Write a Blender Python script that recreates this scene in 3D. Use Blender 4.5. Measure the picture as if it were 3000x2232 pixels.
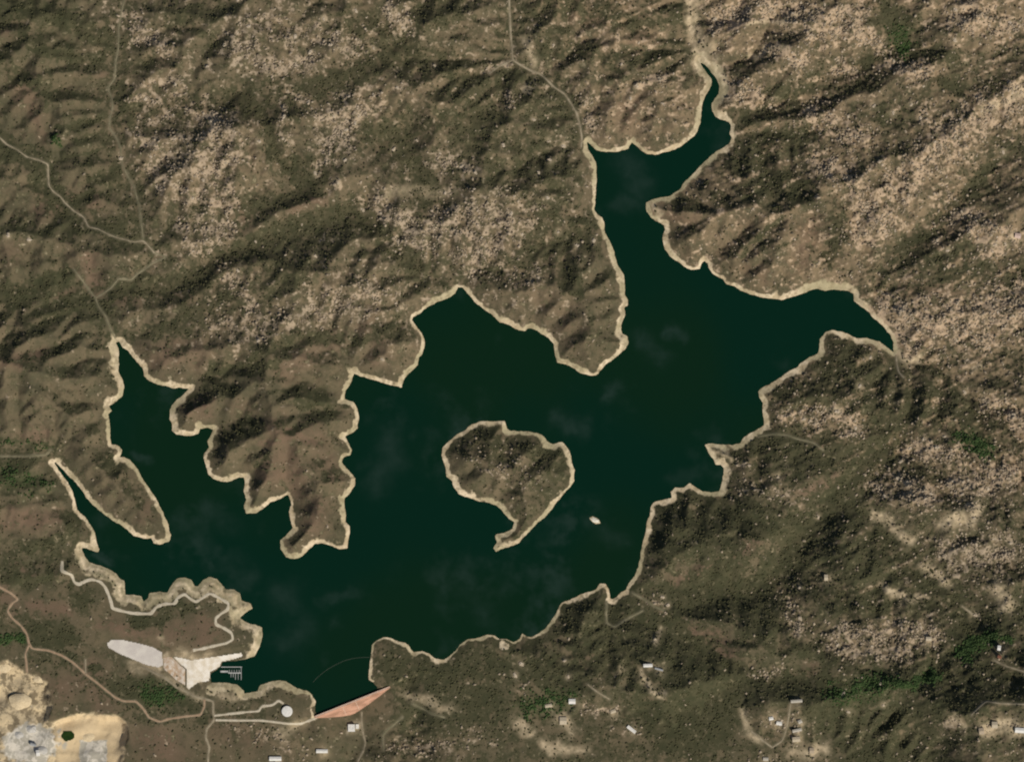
import bpy, math, random
import numpy as np
from mathutils import Vector

for o in list(bpy.data.objects):
    bpy.data.objects.remove(o)
random.seed(7)
RNG = np.random.default_rng(11)
SC = bpy.context.scene
COL = SC.collection

# ------------------------------------------------------------------ camera
# units are metres; the lake surface is z = 0; the picture spans 6.0 x 4.46 km seen from orbit
CAM_Z = 40000.0
cam_d = bpy.data.cameras.new('camera')
cam = bpy.data.objects.new('camera', cam_d)
COL.objects.link(cam)
cam.location = (0, 0, CAM_Z)
cam_d.sensor_width = 36.0
cam_d.lens = 36.0 * CAM_Z / 6000.0
cam_d.clip_start = 100.0
cam_d.clip_end = 150000.0
SC.camera = cam
SC.cycles.filter_width = 2.1

# ------------------------------------------------------------------ sky, sun, exposure
SUN_AZ, SUN_EL = 140.0, 42.0
world = bpy.data.worlds.new('World')
SC.world = world
world.use_nodes = True
wn = world.node_tree
sky = wn.nodes.new('ShaderNodeTexSky')
sky.sky_type = 'NISHITA'
sky.sun_disc = False
sky.sun_elevation = math.radians(SUN_EL)
sky.sun_rotation = math.radians(SUN_AZ)
bg = wn.nodes['Background']
bg.inputs['Strength'].default_value = 0.05
wn.links.new(sky.outputs[0], bg.inputs[0])
sun_d = bpy.data.lights.new('sun', 'SUN')
sun_d.energy = 4.0
sun_d.angle = math.radians(0.5)
sun_d.color = (1.0, 0.93, 0.82)
sun = bpy.data.objects.new('sun', sun_d)
COL.objects.link(sun)
az, el = math.radians(SUN_AZ), math.radians(SUN_EL)
to_sun = Vector((math.sin(az) * math.cos(el), math.cos(az) * math.cos(el), math.sin(el)))
sun.rotation_euler = (-to_sun).to_track_quat('-Z', 'Y').to_euler()
sun.location = to_sun * 5000
SC.view_settings.view_transform = 'Standard'
SC.view_settings.look = 'None'
SC.view_settings.gamma = 1.0
SC.view_settings.exposure = 0.0

# ------------------------------------------------------------------ survey data (map units: 2 m, origin at north-west corner)
LAKE = '2050,182 2064,207 2083,232 2084,251 2072,269 2064,287 2055,312 2052,338 2050,363 2043,385 2032,399 2014,414 1995,428 1977,439 1945,445 1919,454 1897,450 1876,439 1865,428 1852,416 1847,421 1841,436 1818,443 1792,444 1763,444 1747,442 1738,432 1725,418 1718,414 1721,432 1727,448 1736,461 1743,476 1747,497 1747,527 1745,563 1743,586 1741,615 1749,628 1763,637 1769,655 1772,684 1785,706 1794,724 1801,753 1810,775 1818,793 1827,808 1830,840 1830,862 1839,880 1838,895 1828,902 1830,924 1823,942 1818,964 1823,978 1839,984 1839,1004 1828,1026 1803,1047 1781,1062 1758,1084 1745,1098 1723,1098 1701,1091 1680,1077 1658,1066 1632,1062 1627,1040 1623,1008 1607,989 1585,978 1574,969 1556,960 1545,960 1538,969 1520,968 1498,953 1465,944 1440,920 1415,902 1400,891 1383,873 1368,859 1354,840 1341,840 1335,859 1317,870 1288,882 1259,893 1241,908 1230,920 1208,928 1205,939 1219,957 1234,975 1241,993 1243,1018 1237,1037 1227,1047 1223,1069 1208,1084 1190,1098 1181,1113 1176,1135 1161,1131 1136,1124 1110,1116 1085,1109 1056,1102 1036,1091 1030,1116 1012,1145 1009,1158 1009,1169 1034,1178 1047,1198 1050,1223 1047,1253 1034,1265 1009,1278 1020,1298 1030,1318 1027,1332 1005,1340 1001,1354 1012,1371 1030,1387 1040,1401 1038,1423 1027,1441 1009,1459 1009,1485 1012,1510 1012,1528 1023,1541 1023,1568 1016,1605 994,1608 969,1597 947,1590 921,1592 903,1608 885,1630 863,1637 838,1630 823,1608 822,1583 842,1565 860,1547 851,1525 849,1496 856,1478 851,1459 845,1447 820,1459 794,1470 773,1485 751,1502 722,1503 716,1481 722,1463 716,1438 718,1412 715,1398 701,1398 683,1405 664,1410 646,1409 625,1400 610,1387 605,1365 597,1343 599,1329 614,1311 610,1292 621,1271 626,1256 610,1253 585,1254 579,1269 566,1276 537,1276 516,1272 505,1260 507,1245 497,1227 497,1205 503,1187 523,1169 541,1151 559,1138 545,1136 523,1134 508,1136 483,1131 461,1124 439,1115 423,1100 423,1091 418,1077 399,1058 385,1040 374,1026 359,1018 349,1002 340,1004 345,1022 347,1047 349,1066 347,1087 358,1109 363,1135 358,1158 338,1178 316,1189 327,1203 316,1213 320,1231 323,1253 321,1282 325,1303 338,1303 349,1307 358,1318 349,1340 363,1341 378,1347 392,1361 410,1387 423,1412 439,1434 454,1459 468,1485 479,1507 490,1532 496,1554 501,1568 496,1585 468,1594 450,1590 443,1576 421,1576 392,1568 367,1547 349,1532 327,1523 309,1507 290,1492 272,1478 254,1456 243,1438 225,1416 203,1394 182,1372 163,1354 158,1354 167,1369 178,1387 189,1405 203,1423 214,1445 221,1467 225,1489 236,1503 251,1518 265,1539 278,1561 281,1587 290,1608 287,1616 272,1612 254,1605 238,1603 240,1612 251,1634 261,1648 290,1656 316,1666 338,1681 352,1696 363,1701 365,1723 367,1741 392,1743 414,1748 421,1763 434,1752 439,1739 468,1734 490,1735 501,1716 519,1697 541,1692 559,1699 570,1717 581,1719 595,1699 614,1692 635,1696 650,1712 661,1726 686,1726 701,1737 706,1759 733,1768 737,1781 719,1794 697,1810 712,1819 741,1828 766,1839 768,1864 761,1893 744,1919 719,1930 679,1933 650,1937 646,1948 635,1959 617,1968 614,1981 617,1999 639,2001 668,1999 694,2006 712,2021 717,2031 733,2028 755,2024 765,2006 787,1997 813,1993 838,1995 856,2006 871,2017 896,2022 914,2035 923,2053 923,2082 929,2095 947,2091 976,2073 1005,2057 1034,2046 1063,2039 1085,2030 1105,2022 1107,2010 1092,1997 1081,1990 1081,1970 1085,1941 1089,1908 1090,1890 1103,1875 1121,1868 1143,1868 1165,1877 1187,1883 1201,1897 1212,1910 1237,1908 1259,1917 1277,1930 1299,1933 1317,1922 1332,1908 1350,1886 1372,1873 1404,1868 1426,1859 1448,1861 1462,1872 1480,1873 1505,1883 1522,1872 1531,1857 1542,1864 1556,1866 1582,1853 1596,1843 1614,1821 1632,1792 1647,1766 1669,1757 1698,1743 1727,1735 1749,1726 1758,1710 1774,1710 1783,1726 1787,1752 1796,1757 1810,1745 1832,1728 1843,1708 1861,1686 1872,1661 1876,1632 1879,1608 1887,1579 1894,1554 1897,1528 1905,1510 1908,1481 1919,1470 1945,1465 1970,1459 1966,1441 1977,1429 2003,1429 2021,1416 2039,1429 2057,1440 2079,1441 2108,1440 2114,1416 2121,1387 2123,1369 2112,1360 2097,1360 2086,1340 2075,1321 2066,1303 2079,1298 2108,1303 2141,1303 2170,1300 2181,1282 2195,1271 2222,1256 2240,1245 2234,1209 2236,1180 2224,1162 2222,1147 2240,1134 2265,1122 2291,1102 2313,1087 2334,1080 2349,1062 2371,1047 2396,1040 2402,1018 2403,993 2421,973 2440,968 2461,973 2490,982 2509,991 2541,993 2574,1000 2592,1015 2618,1033 2619,1004 2610,982 2592,960 2574,942 2559,931 2549,917 2530,902 2516,891 2503,880 2501,862 2483,851 2454,848 2418,850 2396,846 2371,851 2345,860 2320,870 2291,877 2265,875 2236,871 2199,862 2170,851 2152,837 2130,833 2119,819 2094,804 2079,790 2074,771 2064,764 2054,773 2050,788 2028,790 2014,786 1995,771 1977,761 1959,746 1950,732 1943,710 1941,692 1950,673 1945,659 1923,648 1907,635 1896,619 1892,594 1927,581 1959,577 1977,566 1992,556 2006,534 2028,516 2046,494 2061,476 2079,461 2101,443 2123,432 2141,418 2144,403 2139,392 2144,370 2137,356 2119,352 2097,343 2088,327 2086,309 2094,290 2106,276 2108,254 2101,232 2086,214 2072,196'
ISLAND = '1295,1332 1299,1311 1317,1292 1339,1274 1364,1260 1386,1242 1408,1234 1433,1236 1448,1234 1477,1234 1484,1256 1494,1263 1545,1265 1574,1269 1592,1278 1603,1292 1618,1302 1647,1296 1661,1311 1671,1329 1674,1354 1682,1376 1681,1409 1669,1427 1651,1445 1632,1470 1614,1492 1596,1514 1574,1532 1556,1550 1538,1568 1520,1590 1491,1601 1465,1608 1453,1614 1447,1605 1458,1590 1453,1568 1473,1561 1502,1550 1509,1528 1491,1518 1473,1496 1454,1478 1422,1470 1400,1467 1390,1463 1364,1454 1343,1445 1332,1427 1325,1409 1310,1394 1306,1372'
QUARRY = '-73,1933 0,1933 22,1926 54,1944 84,1970 120,1977 145,1999 149,2042 160,2068 153,2090 145,2108 203,2090 261,2082 349,2090 381,2115 379,2159 367,2213 363,2264 -73,2264'
LOT = '312,1883 327,1872 363,1873 410,1883 447,1893 476,1908 479,1948 465,1955 428,1948 392,1933 349,1915 316,1897'
RAMP = '505,1922 527,1924 559,1932 708,1910 712,1922 679,1933 650,1939 645,1952 632,1961 617,1968 614,1995 581,1999 552,2021 545,2010 545,1959 523,1941'
ROADS = {
  'west_road': (5, '-22,381 0,403 22,425 51,439 80,461 120,472 143,483 143,519 145,545 156,561 178,577 192,595 218,619 247,637 261,666 290,672 312,684 338,695 367,703 396,710 421,706 436,721 454,742'),
  'valley_track': (4, '367,0 359,36 350,84 349,145 341,182 338,232 316,261 330,290 332,320 323,349 323,378 341,403 356,436 356,468 367,501 392,545 410,604 418,670 421,706'),
  'gully_track': (5, '454,742 487,753 443,775 403,804 385,821 349,817 327,844 301,862 280,873 290,899 312,928 323,960 338,993'),
  'fork_track': (4, '218,790 240,819 261,848 280,873'),
  'north_road': (6, '1491,-22 1493,36 1495,73 1497,109 1500,145 1502,178 1531,196 1556,209 1582,218 1603,236 1625,258 1654,276 1676,309 1690,334 1698,363 1705,403 1703,432'),
  'spur_track': (4, '1502,178 1462,196 1433,218'),
  'quarry_road': (6, '-22,1705 0,1719 33,1737 54,1755 36,1766 22,1788 36,1810 62,1832 80,1857 85,1883 94,1899 142,1904 182,1919 211,1937 232,1955 251,1973 280,1995 312,2021 338,2042 363,2053 399,2053 421,2075 436,2100 468,2113 497,2104 545,2097 588,2093 599,2068 599,2046'),
  'pit_track': (5, '87,1886 74,1915 78,1941 80,1970'),
  'spur_lane': (4, '251,1930 251,1973'),
  'marina_road': (6, '418,1952 447,1966 483,1984 516,2010 545,2024 570,2039 599,2046 625,2053 625,2082 628,2108 606,2133 603,2159 614,2188 610,2213 610,2249'),
  'tank_road': (6, '628,2095 672,2090 726,2084 759,2082 766,2068 800,2064 816,2050 831,2060'),
  'dam_road': (6, '632,2108 690,2109 763,2109 800,2113 845,2119 882,2120 903,2111 929,2101'),
  'shore_road': (8, '183,1643 182,1672 211,1683 218,1705 232,1712 251,1701 269,1696 294,1703 309,1719 320,1745 327,1766 329,1781 363,1790 385,1795 418,1797 443,1797 458,1777 483,1768 512,1768 523,1748 541,1739 556,1752 574,1763 592,1752 614,1737 632,1745 654,1757 670,1766 668,1785 650,1795 632,1810 632,1828 657,1839 679,1853 683,1872 664,1883 632,1890 595,1899 566,1904'),
  'canyon_road': (5, '1059,2086 1058,2119 1063,2151 1070,2177 1063,2202 1049,2227 1038,2257'),
  'pump_lane': (5, '1058,2119 1038,2115 1020,2119 1016,2151'),
  'east_lane': (4, '1123,2198 1121,2155 1132,2140 1158,2119 1179,2100'),
  'ridge_lane': (4, '1208,2060 1245,2079 1266,2090 1303,2100'),
  'cove_track': (4, '1850,1735 1887,1755 1916,1774 1945,1788'),
  'hook_track': (5, '1778,1759 1776,1795 1778,1824 1799,1835 1828,1817 1854,1803 1883,1788'),
  'east_track': (4, '2222,1278 2262,1271 2305,1274 2334,1285 2382,1296 2411,1318'),
  'ranch_road': (5, '2906,1930 2944,1948 3000,1964 3035,1981'),
  'slope_road': (5, '2817,1774 2850,1799 2868,1803'),
  'corner_road': (4, '2835,2086 2861,2060 2879,2046 2926,2053 3000,2055 3035,2055'),
  'arm_track': (4, '2625,1040 2627,1066 2632,1091 2647,1106'),
  'house_lane': (4, '2313,2057 2309,2100 2302,2140 2291,2169 2262,2188'),
  'hill_lane': (4, '2200,2140 2236,2169 2262,2188'),
  'west_track': (4, '-18,1336 73,1336 138,1332 149,1318'),
  'south_lane': (4, '1720,2002 1749,2024 1785,2046'),
}
VALLEYS = [('1','540,0 500,300 490,540 560,760 620,1050 700,1110 500,1240 420,1300 480,1450 515,1490'),('1','-200,500 0,590 200,700 220,830 330,950 620,1050'),
('1','1720,220 1380,380 1060,420 550,500'),('1','2100,500 1870,850 1720,600 1600,560 1330,780 1100,900 700,1000'),('1','1560,920 1060,1080 700,1240 500,1240'),('1','1600,950 1800,1170 1980,1230'),('1','1100,1270 980,1300 700,1430 520,1485'),('1','0,1270 250,1280 420,1310'),
('2','0,-200 10,280 150,330 280,500 330,610'),('2','780,-200 780,0 800,200 830,280'),('2','1600,100 1700,220 1400,350 1000,500 950,540'),('2','2220,150 1900,370 1600,490 1280,590 1000,600'),('2','2220,600 2080,720 1660,1120 1550,1280'),('2','2300,1150 1850,1200 1500,1270'),('2','2300,1520 1760,1560 1660,1530'),('2','-150,1180 60,1120 320,980'),
('4','420,960 410,1050 650,1020 800,1120'),('4','2300,900 2000,1130 1830,1270 1500,1300 1100,1290 900,1420 850,1652 800,1800'),('4','1600,350 1300,620 1150,850 900,930 430,950'),('4','1100,230 1330,270 1550,340'),('4','1500,540 1750,730 2000,1060'),
('3','-100,280 210,300'),('3','-100,800 330,760'),('3','-100,860 120,1150 400,1300 600,1390 930,1450'),('3','1100,1460 930,1450')]
DARK = [('1',60,.8,'0,40 300,100 500,180'),('1',50,.7,'100,180 300,260 420,260'),('1',50,.9,'640,270'),('1',40,.9,'540,400 560,500'),('1',45,1,'1060,420 1130,490 1210,680 1330,780'),('1',22,1,'280,560 420,520'),('1',16,.9,'330,620 450,580'),('1',16,.9,'290,690 420,660'),('1',25,1,'400,800 520,730'),('1',25,.9,'320,870 420,830'),('1',25,1,'1100,900 1300,850 1400,780'),('1',55,1,'1060,1080 1200,1020 1400,960 1560,920'),('1',40,.9,'1600,950 1700,1060 1800,1170'),('1',40,1,'1720,600 1800,700 1870,830'),('1',40,.9,'1380,380 1550,320 1720,220'),('1',80,.9,'1850,80 1950,60'),('1',70,.7,'1750,200 2000,330 2100,420 2220,330'),('1',35,.9,'1600,560 1720,600'),('1',45,1,'520,1250 700,1230 900,1190 1000,1120'),('1',35,1,'700,1430 820,1350 980,1300'),('1',18,1,'740,1420 840,1440'),('1',40,1,'0,1270 150,1260 300,1180'),('1',35,.9,'180,1340 300,1300 420,1310'),('1',20,.9,'200,1390 400,1330'),('1',20,.8,'250,1500 350,1440'),('1',25,.9,'1100,1540 1250,1480 1480,1470'),('1',30,.9,'1530,1500 1650,1430 1720,1380'),('1',40,.9,'900,1620 1200,1560'),('1',70,.6,'1150,1150 1300,1180 1200,1230'),('1',60,.6,'500,1000 600,1000 560,1040'),('1',25,.8,'860,150 980,220'),('1',50,.8,'750,80 950,60'),('1',35,.9,'1280,470 1290,520'),('1',40,1,'1250,690'),('1',25,.9,'850,640'),('1',60,.5,'0,250 200,420'),('1',70,.5,'0,660 150,720 300,900'),('1',30,.5,'0,1010 350,990'),('1',90,.5,'1500,100 1900,250 2150,600'),('1',90,.5,'1750,550 2000,500 2150,750'),
('2',60,.7,'100,50 300,40 500,100 700,60'),('2',40,.7,'130,210 350,230'),('2',70,1,'1600,50 1700,120 1680,220'),('2',50,1,'1750,220 1900,250'),('2',30,1,'1310,190'),('2',35,1,'1850,360 1950,380'),('2',40,.9,'2080,380 2120,350'),('2',40,.9,'1100,510 1000,520'),('2',50,.9,'1280,590 1150,620 1020,640'),('2',80,1,'1050,700 1100,750 1250,830 1100,800'),('2',45,1,'1600,490'),('2',70,.8,'980,720 1050,800'),('2',25,1,'720,890 800,880'),('2',40,.9,'1400,920 1420,1020 1390,1120'),('2',14,1,'1000,1110 1100,1030 1170,950'),('2',12,.9,'1150,1080 1220,1050'),('2',14,.9,'1050,1060 1120,1000'),('2',35,.9,'1660,1120 1800,1000 1950,860 2080,720'),('2',50,.9,'1800,1130 1950,1080'),('2',35,1,'1850,1200 2000,1180 2050,1160'),('2',50,.9,'2150,1250 2200,1180'),('2',45,1,'200,1080 280,1010'),('2',40,.9,'60,1120 200,1060'),('2',45,.9,'260,1170 270,1260'),('2',120,.5,'60,450 150,500 100,600 60,700'),('2',100,.9,'1450,1530 1400,1580 1600,1620'),('2',40,.5,'2100,640 2190,640'),('2',40,.6,'1290,350 1200,400 1100,400'),('2',25,.8,'1500,280 1600,250'),('2',80,.5,'150,150 400,280 650,250'),('2',110,.5,'100,850 200,750 150,950'),
('3',45,.9,'300,900 350,960'),('3',50,.8,'380,920'),('3',40,.9,'500,360'),('3',35,1,'740,1000 700,1030 560,1030'),('3',30,.9,'720,980 850,970'),('3',70,1,'200,1080 300,1120'),('3',60,1,'520,1330 650,1340'),('3',60,1,'730,1350 800,1380'),('3',30,.8,'420,1250'),('3',110,.8,'1700,1250 1900,1280 2000,1250'),('3',80,.8,'2150,1250'),('3',150,.5,'1800,1450 2100,1400'),('3',40,.6,'1000,60 900,20'),('3',50,.5,'1000,230 1100,180'),('3',25,.8,'1150,330 1130,360'),('3',40,.7,'330,600 300,650'),('3',50,.7,'1320,80 1400,100'),('3',60,.6,'100,350 30,450'),('3',30,.8,'100,700 250,700'),('3',40,.7,'40,860 200,850'),
('4',90,1,'1200,60 1600,150 1650,250 1600,350'),('4',80,1,'1600,350 1450,500 1300,620 1180,800 1100,950'),('4',60,.9,'950,740 900,850 700,950'),('4',55,1,'1000,1330 1250,1320 1500,1325 1830,1265 2000,1120 2200,980'),('4',100,.8,'1700,100 1900,100 2100,180'),('4',80,.8,'1100,270 1250,300 1400,350'),('4',90,.9,'700,600 800,700 700,720'),('4',80,.9,'1000,600 1200,650 1300,620'),('4',70,1,'900,930 1050,900 1200,800'),('4',35,1,'650,1020 750,1100 850,1180 950,1240 1100,1290'),('4',120,.8,'300,1000 400,1150 600,1120'),('4',90,1,'1150,850 1130,1000 1100,1050'),('4',60,.9,'1450,950 1600,980'),('4',40,1,'1780,850 1900,950 1980,1050'),('4',100,.9,'700,1250 800,1350 900,1300'),('4',45,1,'1500,1300 1700,1300 1830,1270'),('4',40,.8,'1250,1170 1350,1200'),('4',110,.8,'1900,1350 2100,1300'),('4',120,.7,'1350,1450 1600,1450 1800,1450'),('4',110,.8,'600,1450 900,1400 700,1550'),('4',80,.7,'100,1250 250,1300'),('4',100,.7,'1350,750 1550,800'),('4',120,.7,'1500,1580 1800,1600'),('3',60,.4,'2040,250 2180,310'),('4',60,.35,'40,290 180,340 130,420')]
PALE = [('3',60,.5,'2050,300 2180,380'),('4',50,.45,'0,330 120,420 60,480'),('1',70,.8,'560,100 700,200 600,150'),('1',70,.9,'1000,180 1100,250 1200,300 1350,270'),('1',25,1,'580,440 800,420'),('1',30,.8,'600,380 780,360'),('1',30,.9,'620,520 820,480'),('1',35,.9,'580,580 640,610'),('1',60,1,'880,520 1000,520 960,560'),('1',110,.8,'860,700 1000,650 950,750 700,700'),('1',60,.9,'700,800 850,850 1000,900'),('1',30,1,'1230,450 1220,560 1240,630'),('1',25,1,'1250,420 1330,430'),('1',70,1,'1400,500 1550,500 1500,580 1400,680'),('1',30,1,'1360,740 1450,720'),('1',25,1,'1460,790'),('1',50,.8,'1700,50 1780,120 1720,150'),('1',25,.9,'1730,380'),('1',50,.9,'1900,700 2010,720'),('1',35,1,'1940,850'),('1',70,.9,'1650,880 1760,1000 1730,1050 1900,980'),('1',140,.7,'1900,1000 2100,950 2220,950 2050,1130'),('1',50,.9,'830,1080 1000,1000 800,960'),('1',40,1,'960,1160 1050,1250 1090,1340'),('1',90,.6,'950,1400 1100,1430 1300,1380 1600,1250'),('1',40,.9,'1560,880'),('1',40,.9,'2200,440'),('1',80,.4,'1700,1300 1500,1350'),('1',20,1,'2110,320 2200,280'),('1',90,.5,'1100,100 1300,150 1600,200'),('1',120,.6,'700,600 1000,600'),('1',60,.5,'1450,420 1650,450'),
('2',70,.8,'900,100 1100,30 1250,70'),('2',40,.9,'1130,220 1250,270'),('2',80,.8,'1300,150 1500,50'),('2',35,1,'1500,160 1600,210'),('2',35,1,'1400,300 1480,290'),('2',30,1,'1250,480 1350,470 1280,510'),('2',60,.8,'1300,520 1500,600'),('2',60,.8,'1350,700 1450,780'),('2',100,.7,'1500,850 1600,950 1500,1000'),('2',120,.7,'1700,800 1900,600 2150,430'),('2',60,.8,'1640,290 1800,320'),('2',90,.8,'1950,60 2150,130'),('2',60,.9,'1600,1300 1700,1340'),('2',160,.7,'1650,1400 2000,1400 2200,1300'),('2',25,1,'1830,1030'),('2',25,1,'2050,970'),('2',35,1,'2180,1030'),('2',30,1,'320,430 340,540'),('2',30,.9,'530,370 640,340'),('2',40,.7,'740,450'),('2',70,.5,'0,1200 100,1180'),('2',60,.6,'1100,450 950,380'),('2',90,.6,'1900,900 2100,1050'),
('4',70,.7,'1200,150 1350,130 1300,180'),('4',50,.8,'1400,120 1500,200'),('4',35,.7,'980,360 1050,380'),('4',40,.5,'1000,450 1250,520'),('4',70,.8,'1700,290 1900,320'),('4',60,1,'2050,100 2180,150 2200,200'),('4',90,.8,'1600,450 1800,500'),('4',110,.8,'1950,450 2150,400'),('4',120,.8,'1900,750 2100,750'),('4',60,.8,'1200,1000 1250,1080'),('4',90,.8,'1400,1120 1600,1100 1800,1100'),('4',50,.8,'1450,1150 1700,1180'),('4',30,.8,'600,960 660,980'),('4',25,.9,'30,1350'),('4',30,.8,'330,1430 450,1420'),('4',40,.7,'500,1520'),('4',30,.9,'1900,1480'),('4',25,.9,'1030,1270 1150,1260'),('4',40,.5,'1150,870 1200,950'),('4',60,.5,'1120,1450 1200,1500'),('3',60,.4,'1000,1480 1300,1600'),('3',70,.5,'1700,1600 2100,1550'),('4',70,.4,'0,300 100,400')]
RED = [('3',60,.7,'1300,480 1200,180'),('3',60,.6,'1350,200 1450,420'),('1',50,.8,'80,350 120,430 180,580'),('1',70,.8,'200,900 400,880'),('1',60,.9,'380,1120 420,1230'),('1',25,.9,'300,1250 260,1270'),('1',50,.9,'1380,860 1300,880 1280,930'),('1',50,.9,'1060,950'),('1',60,.7,'560,1300 700,1270 800,1300'),('1',90,.8,'700,1550 850,1520'),('1',70,.7,'1450,1480 1250,1600'),('1',60,.7,'1600,1400 1650,1550'),('1',40,.8,'0,1580 200,1530'),('1',50,.7,'30,130'),('1',25,.8,'450,330'),('1',60,.6,'50,1100'),
('2',25,.8,'280,80 400,90'),('2',45,.8,'520,200 560,180'),('2',70,.7,'560,450 500,520'),('2',60,.7,'650,950 780,950'),('2',60,.8,'1280,980 1300,1050 1260,1120'),('2',50,.6,'1000,970'),('2',50,.5,'1150,700'),('2',40,.6,'750,1070'),('2',40,.6,'1000,1170 1100,1200'),('2',90,.4,'100,1280 250,1450'),('2',40,.7,'1700,1250 1900,1260'),
('3',50,.9,'200,220 120,250'),('3',45,.9,'60,580 250,600 30,620'),('3',30,.8,'60,800 120,820'),('3',40,.9,'150,970 300,1020'),('3',40,.9,'500,1060 600,1090'),('3',70,.8,'700,1100 900,1060 880,1120'),('3',25,1,'1250,220 1350,260 1130,260'),('3',60,.8,'1200,330 1150,420 1250,400'),('3',70,.8,'1380,540 1350,640'),('3',80,.7,'250,1330 400,1250 450,1400'),('3',100,.8,'650,1550 750,1600'),('3',90,.5,'1100,1550 950,1500'),('3',50,.9,'900,100 830,120'),('3',50,.6,'620,570'),('3',50,.9,'0,930 60,970'),('3',60,.6,'1050,120'),('3',25,.9,'430,1040 640,1090'),
('4',45,.8,'700,860 900,800 1080,680'),('4',35,.8,'1250,480 1400,420'),('4',25,.8,'1550,340'),('4',60,.8,'800,1080 950,1180'),('4',70,.6,'1300,1270 1400,1330'),('4',45,.8,'340,1190')]
GREEN = [('3',26,.2,'0,250 200,290'),('3',50,.25,'20,400 200,450 120,500'),('3',22,.9,'0,1120 100,1110'),('4',30,1,'1650,1310 1830,1280'),('4',38,1,'1960,1190 2000,1130 2090,1090'),('4',28,1,'2100,1100 2150,1110'),('4',45,.7,'1950,250 2050,300'),('2',50,.6,'1680,150 1700,220'),('3',50,.5,'650,1350 760,1370'),('4',60,.5,'1400,1340 1600,1320'),('1',26,.5,'250,620 280,640'),('4',60,.4,'60,1400 250,1380')]
SAND = [('2',30,.95,'775,-20 778,60 785,140 800,200 805,260 820,300'),('2',26,.7,'800,-20 812,90 825,180 835,250'),('2',30,.55,'860,190 890,300 930,420'),('2',26,1,'1650,1500 1690,1555 1780,1565'),('3',30,.85,'715,1205 745,1240'),('3',26,.7,'790,1190 900,1200'),('3',20,.6,'900,1230 880,1300'),('3',18,.8,'700,1240 640,1235'),('4',18,.7,'840,285 900,330 930,350'),('1',30,.35,'1700,840 1950,830'),('2',13,1,'1020,112 1240,68'),('2',11,1,'1050,240 1200,200'),('2',28,.7,'2050,490 2200,400'),('2',14,1,'1985,1605 2030,1598'),('2',28,.5,'780,0 780,100 800,200 800,280'),('2',28,.6,'60,180 90,270'),('2',20,.8,'640,930 610,880'),('2',20,.7,'50,390 100,350'),('2',34,.5,'870,300 905,400'),('2',16,.9,'2170,1030'),
('3',28,.5,'560,1240 680,1250'),('3',28,.6,'1780,1360 1950,1420'),('3',36,.5,'1300,1480 1200,1530'),('3',30,.7,'950,1350 1040,1370'),('3',22,.5,'640,1250 860,1370'),('3',24,.8,'725,1230'),('3',24,.6,'700,1120'),
('4',30,.75,'1550,590 1650,620 1740,690'),('4',34,.9,'1880,610 1960,610 2010,560'),('4',26,.7,'1780,790 1900,880'),('4',40,.8,'2100,900 2130,970'),('4',20,.95,'1620,900 1690,920'),('4',14,.8,'1700,930 1780,930'),('4',18,.7,'650,1070 620,1120'),('4',20,1,'560,1270 590,1300 640,1350'),('4',22,.8,'470,1250'),('4',36,.7,'200,1470 250,1500'),('4',32,.7,'20,1470 80,1520'),('4',30,.8,'150,1580 300,1590'),('4',30,.7,'1010,1420 1020,1500 1080,1560'),('4',44,.7,'1200,1610 1330,1600'),('4',32,.9,'2050,1490 2200,1490'),('4',20,.5,'1900,1460 1930,1500'),('4',14,.6,'2000,1010'),('4',22,.5,'1370,125 1420,130')]
RIMS = [('2',-20,'790,230 815,300'),('3',52,'300,790 450,830 560,920 650,950 760,900 900,890 1000,930'),('3',30,'1000,1000 1100,1100'),('3',25,'950,1350 1200,1330'),('2',16,'430,1180 480,1300 480,1450'),('2',16,'1350,1220 1480,1250 1550,1330'),('4',10,'1120,100 1130,200 960,330 920,450'),('3',16,'750,170 800,150'),('2',40,'820,250 900,330 930,430'),('3',-14,'1650,1130 1900,1200 2200,1130'),('4',-6,'120,1100 400,900'),('1',18,'480,1450 500,1600')]
HAZE_STROKES = [('3',70,.7,'1680,220 1700,350 1640,450'),('3',40,.5,'1880,230'),('3',60,.6,'900,560 1000,620'),('3',60,.8,'1000,780 1080,850'),('3',80,.6,'1250,920 1300,1080 1230,1130'),('3',20,.9,'560,300 640,340'),('3',25,.8,'400,760 480,780'),('3',30,.6,'1400,950 1560,900'),('3',30,.5,'1450,1040'),
('2',80,.9,'520,720 560,790'),('2',40,.6,'450,900 550,880'),('2',50,.9,'580,1480 640,1560'),('2',30,.8,'680,1440 740,1460'),('4',40,.8,'420,60 450,20'),('4',50,.8,'200,170 300,200'),('4',40,.5,'700,430 800,400'),('4',50,.5,'350,620 450,680'),('3',60,.5,'2100,1000 2000,900')]
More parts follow.
